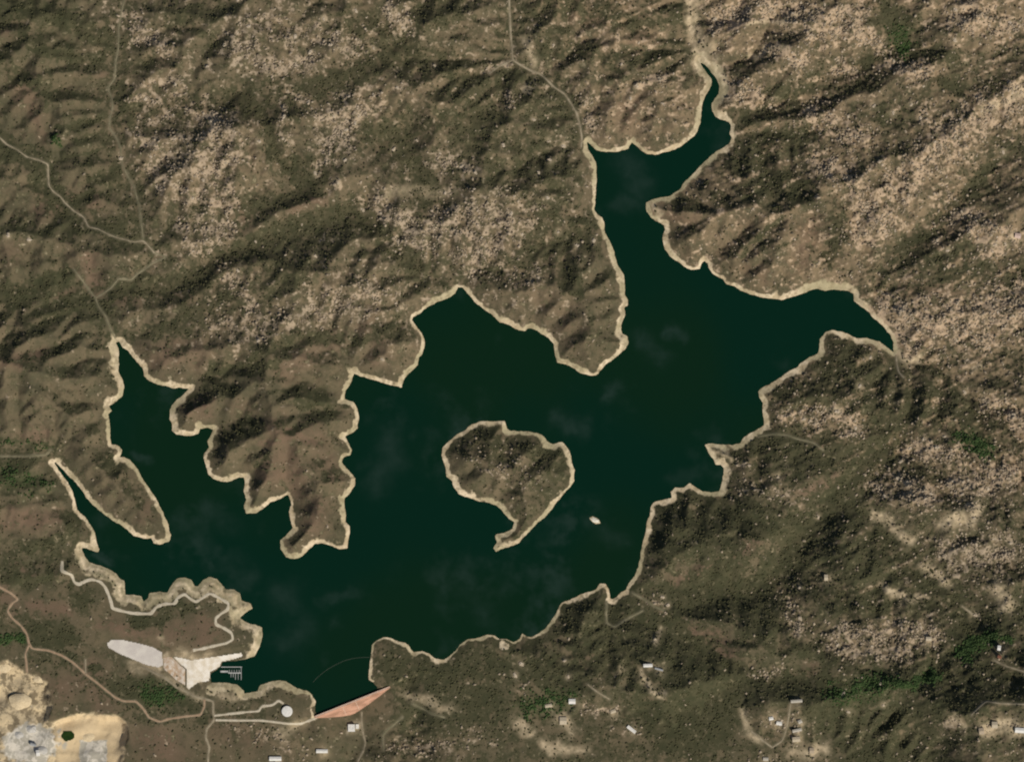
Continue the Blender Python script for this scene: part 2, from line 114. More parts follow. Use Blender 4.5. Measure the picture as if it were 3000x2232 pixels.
GULLIES = [('1','240,570 300,560 420,520 480,545'),('1','300,625 450,580 500,590'),('1','260,700 420,660 520,690'),('1','330,830 400,800 520,730'),('1','250,890 320,870 420,830 560,800'),('1','180,410 350,380 490,400'),('1','220,490 350,470 480,470'),('1','200,300 320,280 420,280 490,300'),
('1','30,1290 180,1240 300,1180'),('1','60,1400 180,1340 300,1300 410,1310'),('1','100,1450 200,1390 400,1330'),('1','120,1530 250,1500 350,1440 470,1450'),('1','300,1600 380,1560 490,1560'),
('3','20,180 120,140 250,90'),('3','300,250 380,190 450,170'),('3','60,440 200,400 280,400'),('3','40,520 150,480 290,480'),('3','80,680 250,640 340,640'),
('3','1300,250 1200,330 1130,360 1080,400'),('3','1250,300 1240,420 1280,480'),('3','1280,290 1380,330 1490,330'),('3','820,230 950,190 1100,150 1200,160'),('3','1250,150 1400,120 1530,130'),
('2','920,1150 1000,1110 1100,1030 1170,950'),('2','1010,1200 1150,1080 1220,1050'),('2','830,1130 930,1060 1050,960 1120,890'),('2','680,1000 800,960 900,900'),
('1','1060,420 1130,490 1210,680'),('1','640,480 820,440 1000,410'),('1','560,560 700,520 850,500'),('1','1500,740 1700,640 1830,600'),('1','1400,560 1500,640 1480,700'),
('3','250,1350 330,1280 380,1200'),('3','330,1420 420,1350 500,1370'),('3','620,1652 650,1560 700,1480'),('3','760,1652 740,1560 720,1500'),
('4','1600,350 1450,500 1300,620 1150,850'),('4','1000,560 1150,500 1300,450'),('4','650,700 800,660 950,680 1080,760'),('4','1150,180 1300,210 1500,200'),('4','1750,690 1900,850 2000,1010')]
BROAD = [('4','1650,250 1600,350 1300,620 1150,850 900,930 600,960'),('4','650,1020 950,1240 1250,1260'),('1','1560,920 1060,1080 700,1240'),('1','1060,420 1210,680 1330,790 1150,880'),('2','2080,720 1660,1120'),('1','1900,880 1720,600'),('2','1700,200 1500,290 1300,400'),('4','2000,1060 1750,730 1550,560')]
BUILDINGS = [
 ('pump_house',1029,2133,40,42,0,9,'white square pump house below the dam','building','white'),
 ('utility_shed',1046,2129,18,26,0,5,'smaller white shed just east of the pump house below the dam','building','white'),
 ('warehouse',943,2200,66,20,0,8,'long white warehouse roof south of the dam','building','white',True),
 ('warehouse',807,2221,70,24,0,9,'large white warehouse at the bottom edge of the picture','building','white',True),
 ('barn',1897,1946,52,18,2,7,'bright white barn with a thin grey shed beside it','barn','white',True),
 ('shed',1929,1957,48,9,-16,4,'thin grey shed beside the bright white barn','shed','grey',True),
 ('farmhouse',1676,2053,38,28,0,6,'white house roof among dark trees south of the lake','house','white',True),
 ('farmhouse',1607,2066,40,18,12,6,'pale oblong house roof west of the white house among dark trees','house','cream',True),
 ('farmhouse',1650,2110,40,42,0,7,'large cream roofed house on pale bare ground','house','cream',True),
 ('barn',1850,2135,58,18,-38,7,'slanting bright white barn alone on a brown knoll','barn','white',True),
 ('farmhouse',1796,2082,30,20,20,5,'cream roofed house uphill from the slanting white barn','house','cream',True),
 ('villa',2258,2102,24,18,10,6,'leftmost white villa of the hilltop estate','house','white',True),
 ('villa',2282,2117,32,20,-8,6,'white villa right of the leftmost villa on the estate','house','white',True),
 ('villa',2342,2111,22,20,25,6,'small dusty roofed villa east of the lane on the estate','house','dim',True),
 ('villa',2334,2137,54,16,12,6,'long dusty villa in the middle of the estate','house','dim',True),
 ('villa',2332,2164,44,28,6,6,'broad cream roofed villa in the south of the estate','house','cream',True),
 ('villa',2331,2050,66,16,4,6,'long low grey villa at the northern end of the estate','house','dim',True),
 ('villa',2243,2222,30,18,0,6,'dusty roofed villa at the bottom edge below the estate lane','house','dim',True),
 ('villa',2378,2197,26,32,0,6,'tan roofed house on the bare plot at the estate corner','house','tanroof',True),
 ('greenhouse',2418,1690,20,34,0,4,'pale cream greenhouse in dark green scrub','greenhouse','cream',True),
 ('ranch_house',2921,1894,18,28,-8,6,'white roofed ranch house beside bright green trees','house','white',True),
 ('stable',2922,1920,20,15,-20,4,'small red roofed stable below the white ranch house','stable','redroof',True),
 ('workshop',2977,2131,54,28,-4,8,'large white workshop on the tan yard at the right edge','building','white',True),
 ('workshop',2904,2115,32,36,0,6,'cream roofed workshop in the middle of the tan yard','building','cream',True),
 ('workshop',2865,2133,28,36,6,6,'tan roofed workshop at the left end of the tan yard','building','tanroof',True),
 ('farmhouse',2717,1868,32,22,0,6,'lone pale house on a bouldery hill in the southeast','house','cream',True),
 ('hill_house',2979,692,34,28,-10,7,'pinkish house on the hill at the right edge','house','pink',True),
 ('crusher_plant',98,2180,34,14,-15,11,'grey crusher building in the quarry','building','grey',True),
 ('screening_plant',112,2204,20,34,10,9,'white screening shed in the south of the quarry','building','white',True)]
HEAPS = [(160,1160,62,16,'heapcream','largest cream gravel heap, high in the west of the quarry'),(250,1385,34,12,'heapgrey','grey gravel heap just north of the crusher building'),
 (320,975,40,10,'heapcream','cream gravel heap at the northeastern rim of the quarry'),(28,880,50,10,'heapcream','pale gravel heap by the left edge of the picture'),
 (150,1430,30,10,'heapgrey','grey gravel heap west of the crusher building'),(330,1560,36,12,'heapgrey','broad grey gravel heap southeast of the crusher building'),(700,1450,44,8,'heapcream','flat cream gravel heap above the grey pit floor')]
SPOTS = {'A1':'1680,545 2015,225 1820,375 1420,690 1710,990 1830,1320 1650,1460 1560,1605 2095,1150 1930,10 980,1280 1180,800','B1':'90,230 465,535 770,945 970,940 870,1055 360,1125 460,305 690,165 860,1300 620,1400 795,1480 1285,720 1245,1210 1800,1350 1910,1400 1665,1560 1580,540 2130,1180 370,950 940,1000 1220,120 1330,235 950,105 1090,400 745,375 580,430',
 'C1':'490,1400 205,1175 575,1140 1460,640 1160,525 1280,700 1230,800 580,1295 690,1180 610,370 450,970 1910,160','D1':'1285,850 1360,960 985,860 460,880 1140,915 1630,335 2030,1230 1030,1310 2080,190 1640,90','D2':'1500,430 2045,455 1580,510 1740,1390 1210,990 870,1600 960,1370 1700,195 1960,460',
 'D3':'870,85 425,350 690,290 840,425 1555,490 1385,510 1210,690 1440,950 1790,1140 2080,1340 1945,1310 1720,135 1900,910 215,820 1080,970 1280,585 1490,580 1180,830 2110,320 540,1140','A2':'1560,85 1720,265 1925,670 75,385 245,420','C2':'265,215 355,380 645,360 560,85 935,430 800,470 490,730','B2':'1000,180 1290,440 620,555 1160,1385 160,1240','C4':'1490,320 1530,385 700,830 350,860 1430,660 300,950 730,960','D4':'390,240 390,490 1810,465 1040,1010 740,1090 690,700 1360,560 1060,1180 780,1240'}
N_BOULD, N_SHRUB, N_TREE = 22000, 38000, 3200
def wx(v): return (v - 1500.0) * 2.0
def wy(v): return (1116.0 - v) * 2.0
def pts(s): return np.array([[wx(float(a)), wy(float(b))] for a, b in (q.split(',') for q in s.split())])
def quad(q, s):
    ox, oy = {'1': (0, 0), '2': (1500, 0), '3': (0, 1116), '4': (1500, 1116)}[q]
    return np.array([[wx(ox + float(a) / 1.48), wy(oy + float(b) / 1.48)] for a, b in (t.split(',') for t in s.split())])
def tile(t, x, y):
    ox = {'A': 0, 'B': 700, 'C': 1400, 'D': 2200}[t[0]]
    oy = {'1': 0, '2': 550, '3': 1100, '4': 1632}[t[1]]
    return wx(ox + x / 2.754), wy(oy + y / 2.754)

# ------------------------------------------------------------------ noise and grid tools
_perm = RNG.permutation(512)
_ga = RNG.random(512) * 2 * np.pi
_gx, _gy = np.cos(_ga), np.sin(_ga)
def perlin(x, y, seed=0):
    xi = np.floor(x).astype(np.int64); yi = np.floor(y).astype(np.int64)
    xf = x - xi; yf = y - yi
    u = xf * xf * xf * (xf * (xf * 6 - 15) + 10); v = yf * yf * yf * (yf * (yf * 6 - 15) + 10)
    def g(a, b, dx, dy):
        k = _perm[(_perm[(a + seed * 37) & 511] + b + seed * 101) & 511]
        return _gx[k] * dx + _gy[k] * dy
    n00 = g(xi, yi, xf, yf); n10 = g(xi + 1, yi, xf - 1, yf)
    n01 = g(xi, yi + 1, xf, yf - 1); n11 = g(xi + 1, yi + 1, xf - 1, yf - 1)
    a = n00 + u * (n10 - n00); b = n01 + u * (n11 - n01)
    return (a + v * (b - a)) * 1.5
def fbm(x, y, wl, octv, seed=0, gain=0.5):
    s = 0; a = 1; t = 0
    for k in range(octv):
        s = s + a * perlin(x / wl, y / wl, seed + k); t += a
        a *= gain; wl *= 0.5
    return s / t
def sstep(a, b, x):
    t = np.clip((x - a) / (b - a), 0, 1)
    return t * t * (3 - 2 * t)
def blur(a, n):
    for _ in range(n):
        p = np.pad(a, 1, mode='edge')
        a = (p[1:-1, :-2] + 2 * p[1:-1, 1:-1] + p[1:-1, 2:]) * 0.25
        p = np.pad(a, 1, mode='edge')
        a = (p[:-2, 1:-1] + 2 * p[1:-1, 1:-1] + p[2:, 1:-1]) * 0.25
    return a
class Grid:
    def __init__(s, x0, x1, y0, y1, d):
        s.d = d
        s.xs = np.arange(x0, x1 + d * 0.5, d); s.ys = np.arange(y0, y1 + d * 0.5, d)
        s.X, s.Y = np.meshgrid(s.xs, s.ys)
    def dist(s, lines, maxd, warp=None):
        D = np.full(s.X.shape, float(maxd))
        for L in lines:
            segs = list(zip(L[:-1], L[1:])) if len(L) > 1 else [(L[0], L[0])]
            for a, b in segs:
                i0 = np.searchsorted(s.xs, min(a[0], b[0]) - maxd - 60); i1 = np.searchsorted(s.xs, max(a[0], b[0]) + maxd + 60)
                j0 = np.searchsorted(s.ys, min(a[1], b[1]) - maxd - 60); j1 = np.searchsorted(s.ys, max(a[1], b[1]) + maxd + 60)
                if i1 <= i0 or j1 <= j0: continue
                X = s.X[j0:j1, i0:i1]; Y = s.Y[j0:j1, i0:i1]
                if warp is not None:
                    X = X + warp[0][j0:j1, i0:i1]; Y = Y + warp[1][j0:j1, i0:i1]
                dx, dy = b[0] - a[0], b[1] - a[1]
                q = dx * dx + dy * dy
                t = np.clip(((X - a[0]) * dx + (Y - a[1]) * dy) / q, 0, 1) if q > 1e-9 else 0.0
                d = np.hypot(X - a[0] - t * dx, Y - a[1] - t * dy)
                np.minimum(D[j0:j1, i0:i1], d, out=D[j0:j1, i0:i1])
        return D
    def inside(s, P):
        M = np.zeros(s.X.shape, bool)
        A = P; B = np.roll(P, -1, axis=0)
        for j, y in enumerate(s.ys):
            c = (A[:, 1] <= y) != (B[:, 1] <= y)
            if not c.any(): continue
            a, b = A[c], B[c]
            x = np.sort(a[:, 0] + (y - a[:, 1]) / (b[:, 1] - a[:, 1]) * (b[:, 0] - a[:, 0]))
            M[j] = (np.searchsorted(x, s.xs) & 1) == 1
        return M
    def sample(s, F, x, y):
        x = np.asarray(x, float); y = np.asarray(y, float)
        i = np.clip((x - s.xs[0]) / s.d, 0, len(s.xs) - 1.001); j = np.clip((y - s.ys[0]) / s.d, 0, len(s.ys) - 1.001)
        a = i.astype(int); b = j.astype(int); u = i - a; v = j - b
        return (F[b, a] * (1 - u) + F[b, a + 1] * u) * (1 - v) + (F[b + 1, a] * (1 - u) + F[b + 1, a + 1] * u) * v
def closed(P): return np.vstack([P, P[:1]])

lake, island = pts(LAKE), pts(ISLAND)
islet = np.array([tile('C3', x, y) for x, y in ((902, 1150), (925, 1138), (955, 1150), (982, 1168), (985, 1188), (955, 1192), (925, 1180))])
quarry, lot, ramp = pts(QUARRY), pts(LOT), pts(RAMP)
apron = np.array([tile('A4', *q) for q in ((1318, 800), (1405, 798), (1440, 850), (1500, 900), (1500, 1040), (1410, 985), (1322, 900))])
roads = {k: (w, pts(p)) for k, (w, p) in ROADS.items()}
DAM_A, DAM_B = np.array([wx(926.0), wy(2096.5)]), np.array([wx(1138.0), wy(2012.0)])
DAM_L = float(np.hypot(*(DAM_B - DAM_A))); DU = (DAM_B - DAM_A) / DAM_L; DN = np.array([DU[1], -DU[0]])
DAM_Z = 12.0

# ------------------------------------------------------------------ relief: uplift against stream erosion, draining to the lake
valleys = [quad(q, s) for q, s in VALLEYS]
OFF = [(-1, -1), (-1, 0), (-1, 1), (0, -1), (0, 1), (1, -1), (1, 0), (1, 1)]
def level(d, prev, iters, dt, K, m):
    C = Grid(-3750, 3750, -2950, 2950, d)
    cw = (70 * fbm(C.X, C.Y, 300, 2, 3), 70 * fbm(C.X, C.Y, 300, 2, 9))
    cs_in = C.inside(lake) & ~C.inside(island)
    vd = C.dist(valleys, 500, cw)
    low = sstep(-700, -1500, C.Y + 0.25 * C.X + 300) * sstep(700, -300, C.X)          # quarry country, below the dam
    if prev is None:
        cshore = C.dist([closed(lake), closed(island)], 900)
        h = 45 + 0.10 * cshore + 30 * fbm(C.X, C.Y, 900, 3, 5) - 45 * np.exp(-(vd / 130) ** 2)
        h = np.maximum(h, 2 + cshore * 0.02) - low * 35
    else:
        P, hp = prev
        t = np.stack([np.interp(C.xs, P.xs, r) for r in hp])
        h = np.stack([np.interp(C.ys, P.ys, t[:, i]) for i in range(t.shape[1])], 1)
        h = blur(h, 1) + 5.0 * fbm(C.X, C.Y, 90, 3, 13)
        gw = C.dist([quad(q, s) for q, s in GULLIES], 200, (cw[0] * .25, cw[1] * .25))
        h = h - 22 * np.exp(-(gw / 26) ** 2) + 9 * np.exp(-((gw - 75) / 35) ** 2)
    h = h + RNG.random(C.X.shape) * 2.5
    U = np.clip(1.0 + 0.55 * fbm(C.X, C.Y, 1300, 2, 21), 0.35, 1.45) * (1 - 0.45 * low)
    U *= 1 - 0.75 * sstep(-1900, -2500, C.Y) * sstep(-200, 500, C.X)
    U *= 1 - 0.5 * np.exp(-(vd / 110) ** 2)
    canyon = C.dist([quad('3', '1530,1430 1570,1520 1560,1580 1490,1680 1440,1800'), quad('3', '930,1450 930,1660 1100,1760')], 400)
    fixed = cs_in.copy(); base = np.zeros_like(h)
    cf = canyon < 20
    fixed |= cf; base = np.where(cf & ~cs_in, -84.0, base)
    sb = (C.Y < -2880) & (C.X < 200)
    fixed |= sb; base = np.where(sb, -88.0, base)
    h = np.where(fixed, base, h)
    ny, nx = h.shape; N = nx * ny
    idx = np.arange(N).reshape(ny, nx)
    fixf = fixed.ravel(); Uf = U.ravel()
    for it in range(iters):
        hp = np.pad(h, 1, mode='constant', constant_values=1e9)
        best = np.zeros(h.shape); rec = idx.copy(); rl = np.full(h.shape, d * 1.0)
        for dj, di in OFF:
            L = d * math.hypot(dj, di)
            sl = (h - hp[1 + dj:1 + dj + ny, 1 + di:1 + di + nx]) / L
            b = sl > best
            best = np.where(b, sl, best); rec = np.where(b, idx + dj * nx + di, rec); rl = np.where(b, L, rl)
        ol = np.argsort(h.ravel(), kind='stable').tolist(); rc = rec.ravel().tolist()
        A = [d * d * 1.0] * N
        for i in reversed(ol):
            r = rc[i]
            if r != i: A[r] += A[i]
        f = K * dt * np.array(A) ** m / rl.ravel()
        f = np.where(rec.ravel() == idx.ravel(), 0.0, f); h0 = h.ravel()
        num = np.where(fixf, h0, h0 + Uf * dt); f = np.where(fixf, 0.0, f)
        inv = (1 / (1 + f)).tolist(); fl_ = f.tolist(); hl = num.tolist()
        for i in ol:
            hl[i] = (hl[i] + fl_[i] * hl[rc[i]]) * inv[i]
        h = np.array(hl).reshape(ny, nx)
        if it % 3 == 2:
            h = np.where(fixed, h, 0.7 * h + 0.3 * blur(h, 1))
    return C, h, vd
C, h, vd = level(30, None, 24, 20.0, 0.105, 0.40)
C, h, vd = level(12.5, (C, h), 10, 9.0, 0.105, 0.40)
big = C.dist([quad(q, s) for q, s in BROAD], 600, (60 * fbm(C.X, C.Y, 260, 2, 15), 60 * fbm(C.X, C.Y, 260, 2, 16)))
hb = np.where(C.inside(lake) & ~C.inside(island), 0, 1)
h = np.where(hb > 0, np.maximum(h - 38 * np.exp(-(big / 120) ** 2), np.minimum(h, 4)) + 16 * np.exp(-((big - 270) / 110) ** 2), h)
# scree: nothing stands steeper than about 35 degrees
for _ in range(14):
    gy, gx = np.gradient(h, 12.5)
    s_ = sstep(0.55, 0.85, np.hypot(gx, gy))
    h = h + (blur(h, 2) - h) * s_
HC = 0.5 * h + 0.5 * blur(h, 1)

# ------------------------------------------------------------------ fine relief
G = Grid(-3300, 3300, -2530, 2530, 5)
X, Y = G.X, G.Y
wj = (14 * fbm(X, Y, 60, 2, 31), 14 * fbm(X, Y, 60, 2, 37))
d_sh = G.dist([closed(lake), closed(island), closed(islet)], 420)
inl = G.inside(lake) & ~G.inside(island) & ~G.inside(islet)
sdf = np.where(inl, -d_sh, d_sh) + 9.0 * fbm(X, Y, 60, 4, 41, .65) + 1.5      # metres inland, ragged
wbig = (75 * fbm(X, Y, 170, 4, 51, .6), 75 * fbm(X, Y, 170, 4, 57, .6))
def strokes(table, key):
    F = np.zeros(X.shape)
    for q, w, a, s in table:
        wm = w / 1.48 * 2.0
        d = G.dist([quad(q, s)], wm * 2.2 + 20, wbig)
        F = np.maximum(F, a * np.exp(-(d / (wm * 0.75)) ** 2) * (d < wm * 2.2 + 19))
    return np.clip(F, 0, 1)
M_D, M_L, M_R = strokes(DARK, 'D'), strokes(PALE, 'L'), strokes(RED, 'R')
M_G, M_S = strokes(GREEN, 'G'), strokes(SAND, 'S')

def upsample(F):
    t = np.stack([np.interp(G.xs, C.xs, r) for r in F])
    return np.stack([np.interp(G.ys, C.ys, t[:, i]) for i in range(t.shape[1])], 1)
H = blur(upsample(HC), 1)
rock = np.clip(0.25 + 0.75 * M_L + 0.35 * sstep(0, 1, (X + 0.3 * Y) / 3000 + 0.2) - 0.5 * M_R - 0.6 * sstep(-1300, -2300, X), 0.05, 1.0)
# streaky jointing, running east-north-east in the north-east
ca, sa = math.cos(math.radians(24)), math.sin(math.radians(24))
xr, yr = X * ca + Y * sa, -X * sa + Y * ca
ne = sstep(900, 1600, X + 0.4 * Y)
streak = perlin(xr / 230, yr / 46, 61) + 0.6 * perlin(xr / 120, yr / 24, 62)
spur = 1 - np.abs(fbm(X + wbig[0] * .4, Y + wbig[1] * .4, 170, 3, 65)) * 3
det = 7 * fbm(X, Y, 110, 3, 71) + rock * (4.2 * perlin(X / 52, Y / 52, 75) + 4.2 * perlin(X / 27, Y / 27, 76) + 2.6 * perlin(X / 14, Y / 14, 77)) \
    + 5.0 * ne * streak + 4 * spur * (1 - 0.6 * rock)
far = sstep(10, 140, sdf)
# the drawdown rim rises steeply out of the water, then the hillside takes over
rimw = np.clip(30 + 24 * fbm(X, Y, 240, 2, 81) + 15 * fbm(X, Y, 75, 2, 83), 13, 70)
rimx = np.zeros(X.shape)
for q, w, s in RIMS:
    e_ = np.exp(-(G.dist([quad(q, s)], 420) / 130.0) ** 2)
    rimw = rimw + w * e_; rimx = np.maximum(rimx, e_ * np.clip(w / 45.0, 0, 1))
shore = 0.26 * np.clip(sdf, -90, 160)
Hn = H + det * 1.0
Hl = shore * (1 - far) + np.maximum(Hn, shore * 0.35 + 3) * far + (1 - far) * 1.2 * fbm(X, Y, 30, 2, 85) * sstep(3, 18, sdf)
HL = np.where(sdf < 0, np.clip(sdf * 0.22, -18, 0), Hl)
# downstream of the dam the ground is below lake level and must not be lifted to it
dx_, dy_ = X - DAM_A[0], Y - DAM_A[1]
DT = (dx_ * DU[0] + dy_ * DU[1]) / DAM_L; DD = dx_ * DN[0] + dy_ * DN[1]
def dam_h(t): return 92.0 * np.clip(1 - np.abs((t - 0.43) / np.where(t < 0.43, 0.47, 0.60)) ** 1.25, 0, 1)
below = np.exp(-(np.clip(np.abs(DT - 0.5) - 0.5, 0, 9) * DAM_L / 90) ** 2) * sstep(-16, -6, DD)
tgt = DAM_Z - 1.5 - dam_h(DT) - 0.03 * np.clip(DD, 0, 400)
wdam = below * sstep(330, 90, DD)
hd = H + det * 0.6 
HL = np.where((DD > -6) & (DD < 900) & (np.abs(DT - 0.5) < 1.0), HL * (1 - sstep(1.0, 0.6, np.abs(DT - 0.5)) * sstep(900, 600, DD)) + np.where(sdf > 0, np.minimum(HL, np.maximum(hd, -90)), HL) * sstep(1.0, 0.6, np.abs(DT - 0.5)) * sstep(900, 600, DD), HL)
HL = HL * (1 - wdam) + np.minimum(tgt, 60) * wdam
# built ground: car park, boat ramp, quarry benches, roads
d_lot = G.dist([closed(lot)], 120); in_lot = G.inside(lot); w_lot = np.where(in_lot, 1, sstep(70, 0, d_lot))
HL = HL * (1 - w_lot) + 10.0 * w_lot
d_rmp = G.dist([closed(ramp)], 120); in_rmp = G.inside(ramp); w_rmp = np.where(in_rmp, 1, sstep(40, 0, d_rmp)) * sstep(-30, 0, sdf)
HL = HL * (1 - w_rmp) + np.clip(0.09 * sdf + 0.3, -2, 9.5) * w_rmp
d_ap = G.dist([closed(apron)], 80); in_ap = G.inside(apron); w_ap = np.where(in_ap, 1, sstep(30, 0, d_ap)) * (1 - w_lot) * (1 - w_rmp)
HL = HL * (1 - w_ap) + 9.7 * w_ap
d_q = G.dist([closed(quarry)], 500, wj); in_q = G.inside(quarry); q_in = np.where(in_q, d_q, 0)
qz = blur(H, 60)
bench = np.floor(q_in / 70.0) * 6.0 + sstep(0.5, 1.0, (q_in / 70.0) % 1.0) * 6.0
w_q = sstep(0, 14, q_in)
w_qh = sstep(0, 50, q_in)
HL = HL * (1 - w_qh) + (np.maximum(qz, -60) + 3 - np.minimum(bench, 24) + 3.0 * fbm(X, Y, 60, 3, 91)) * w_qh
rd_lines = [p for w, p in roads.values()]
d_rd = G.dist(rd_lines, 60)
HS = blur(HL, 14)
w_rd = sstep(34, 8, d_rd) * sstep(2, 14, sdf)
HL = HL * (1 - w_rd) + HS * w_rd
POND = tile('A4', 540, 1440)
pond_d = np.hypot((X - POND[0]) / 38, (Y - POND[1]) / 25) + 0.12 * fbm(X, Y, 25, 2, 95)
pz = float(G.sample(HL, *POND)) - 2.0
HL = np.where(pond_d < 1.25, HL * sstep(0.8, 1.25, pond_d) + (pz - 2.5) * (1 - sstep(0.8, 1.25, pond_d)), HL)
M_haze = strokes(HAZE_STROKES, 'W') * np.clip(.55 + .9 * fbm(X, Y, 190, 4, 221, .6), 0, 1)  # pale haze drawn over the lake, fed to its base colour
def ground(x, y): return G.sample(HL, x, y)

# ------------------------------------------------------------------ ground cover (what grows or lies where)
no_rim = np.where((np.abs(DT - 0.5) < 0.52) & (np.abs(DD) < 60), 0.0, 1.0) * (1 - w_lot) * (1 - w_rmp)
rim_edge = rimw * np.clip(1 + 0.55 * fbm(X, Y, 45, 3, 101, .65), .35, 1.8)
M_rim = sstep(1.15, 0.55, sdf / rim_edge) * no_rim * (0.78 + 0.35 * fbm(X, Y, 90, 2, 105))
gy, gx = np.gradient(HL, 5.0)
north = np.clip((-(gx * to_sun.x + gy * to_sun.y)) / -0.6, -1, 1)            # slopes turned from the noon sun hold more moisture and scrub
slopeN = blur(np.clip(gy * -0.9 + gx * 0.4, -1, 1) * 0 + np.clip(-gy * 1.3, -1, 1), 3)
drain = sstep(150, 20, upsample(np.minimum(vd, 200)))
M_D = np.clip(M_D + 0.55 * np.clip(slopeN, 0, 1) * (1 - M_L) + 0.3 * drain + 0.12 * fbm(X, Y, 120, 3, 111), 0, 1)
patch = fbm(X, Y, 85, 4, 201, .65); fine = fbm(X + .5 * wj[0], Y + .5 * wj[1], 48, 3, 207, .7)
seam = sstep(0.15, 0.7, streak) * ne
M_D = np.clip(M_D * (1 + 0.7 * patch) + 0.30 * patch - 0.35 * seam, 0, 1)
sereg = sstep(-300, 500, X - .3 * Y) * sstep(500, -300, Y + .1 * X)
M_D = np.clip(M_D + .22 * sereg * (1 - M_L) * (1 + patch), 0, 1)
spot = np.zeros(X.shape)
for tl, s_ in SPOTS.items():
    for a_ in s_.split():
        u_, v_ = map(float, a_.split(',')); x_, y_ = tile(tl, u_, v_)
        spot = np.maximum(spot, np.exp(-((X - x_) ** 2 + (Y - y_) ** 2) / 26.0 ** 2)) if False else spot
        i_, j_ = int((x_ + 3300) / 5), int((y_ + 2530) / 5)
        sl_ = (slice(max(0, j_ - 14), j_ + 15), slice(max(0, i_ - 14), i_ + 15))
        if 0 <= i_ < X.shape[1] and 0 <= j_ < X.shape[0]:
            spot[sl_] = np.maximum(spot[sl_], np.exp(-((X[sl_] - x_) ** 2 + (Y[sl_] - y_) ** 2) / 20.0 ** 2))
M_B = M_L * 1.0
for b_ in BUILDINGS:
    x_, y_ = wx(b_[1]), wy(b_[2]); i_, j_ = int((x_ + 3300) / 5), int((y_ + 2530) / 5)
    sl_ = (slice(max(0, j_ - 18), j_ + 19), slice(max(0, i_ - 18), i_ + 19))
    spot[sl_] = np.maximum(spot[sl_], 1.1 * np.exp(-((X[sl_] - x_ - 8) ** 2 + (Y[sl_] - y_ + 8) ** 2) / 30.0 ** 2))
M_L = np.clip(M_L * (0.95 + 0.8 * fine + 0.5 * patch) + 0.55 * seam * (0.6 + fine) + 0.3 * np.clip(fine, 0, 1) * rock ** 2, 0, 1)
M_S = np.clip(M_S * (1 + 0.9 * fine) + 0.6 * spot * (0.8 + fine), 0, 1)
M_q = sstep(0, 14, q_in - 16 * np.clip(fbm(X, Y, 60, 3, 241) + .2, 0, 1))
qn = fbm(X, Y, 110, 3, 121)
pl = np.array(tile('A4', 250, 1510)); pit = np.array(tile('A4', 750, 1570))
M_grey = M_q * np.clip(np.exp(-(np.hypot((X - pl[0]) / 150, (Y - pl[1]) / 105)) ** 2) * 1.5 + 0.35 * qn, 0, 1)
M_grey = np.maximum(M_grey, M_q * sstep(1.15, 0.85, np.maximum(np.abs(X - pit[0]) / 78, np.abs(Y - pit[1]) / 66) + 0.15 * qn))
M_grey = M_q * sstep(.34, .56, M_grey + .55 * fine)
M_trk = sstep(15, 4, d_rd) * 0.55 * (sdf > 4)                               # bare, disturbed verges
padc = np.array(tile('A4', 760, 1450))
M_pad = M_q * sstep(-25, 25, X - tile('A4', 455, 1400)[0] + 25 * qn) * sstep(-tile('A4', 0, 1265)[1] + 0, -tile('A4', 0, 1265)[1] + 20, -Y)
rimx = np.clip(rimx * (0.72 + 0.5 * np.sin(sdf / 7.0 + 2.5 * fbm(X, Y, 120, 2, 231))) , 0, 1)
rimx = np.where(M_q > .02, M_pad, rimx)
tanreg = sstep(700, 1500, X + 0.35 * Y) * sstep(-500, 100, Y + 0.25 * (X - 1000)) * 0.9
M_tan = np.clip(0.35 + 0.5 * fbm(X, Y, 480, 3, 131) + tanreg, 0, 1)
nwreg = sstep(-2350, -2000, X + 0.15 * Y) * sstep(500, 100, X - 0.2 * Y) * sstep(-100, 300, Y)
M_L = np.clip(M_L * (1 - .3 * nwreg) + 0.36 * nwreg * (1 - .45 * M_D) * np.clip(.75 + 1.6 * fine + .3 * patch, 0, 2), 0, 1)
M_L = np.clip(M_L + 0.28 * tanreg * (1 - M_D) * (1 + fine), 0, 1); M_D = M_D * (1 - .25 * tanreg)

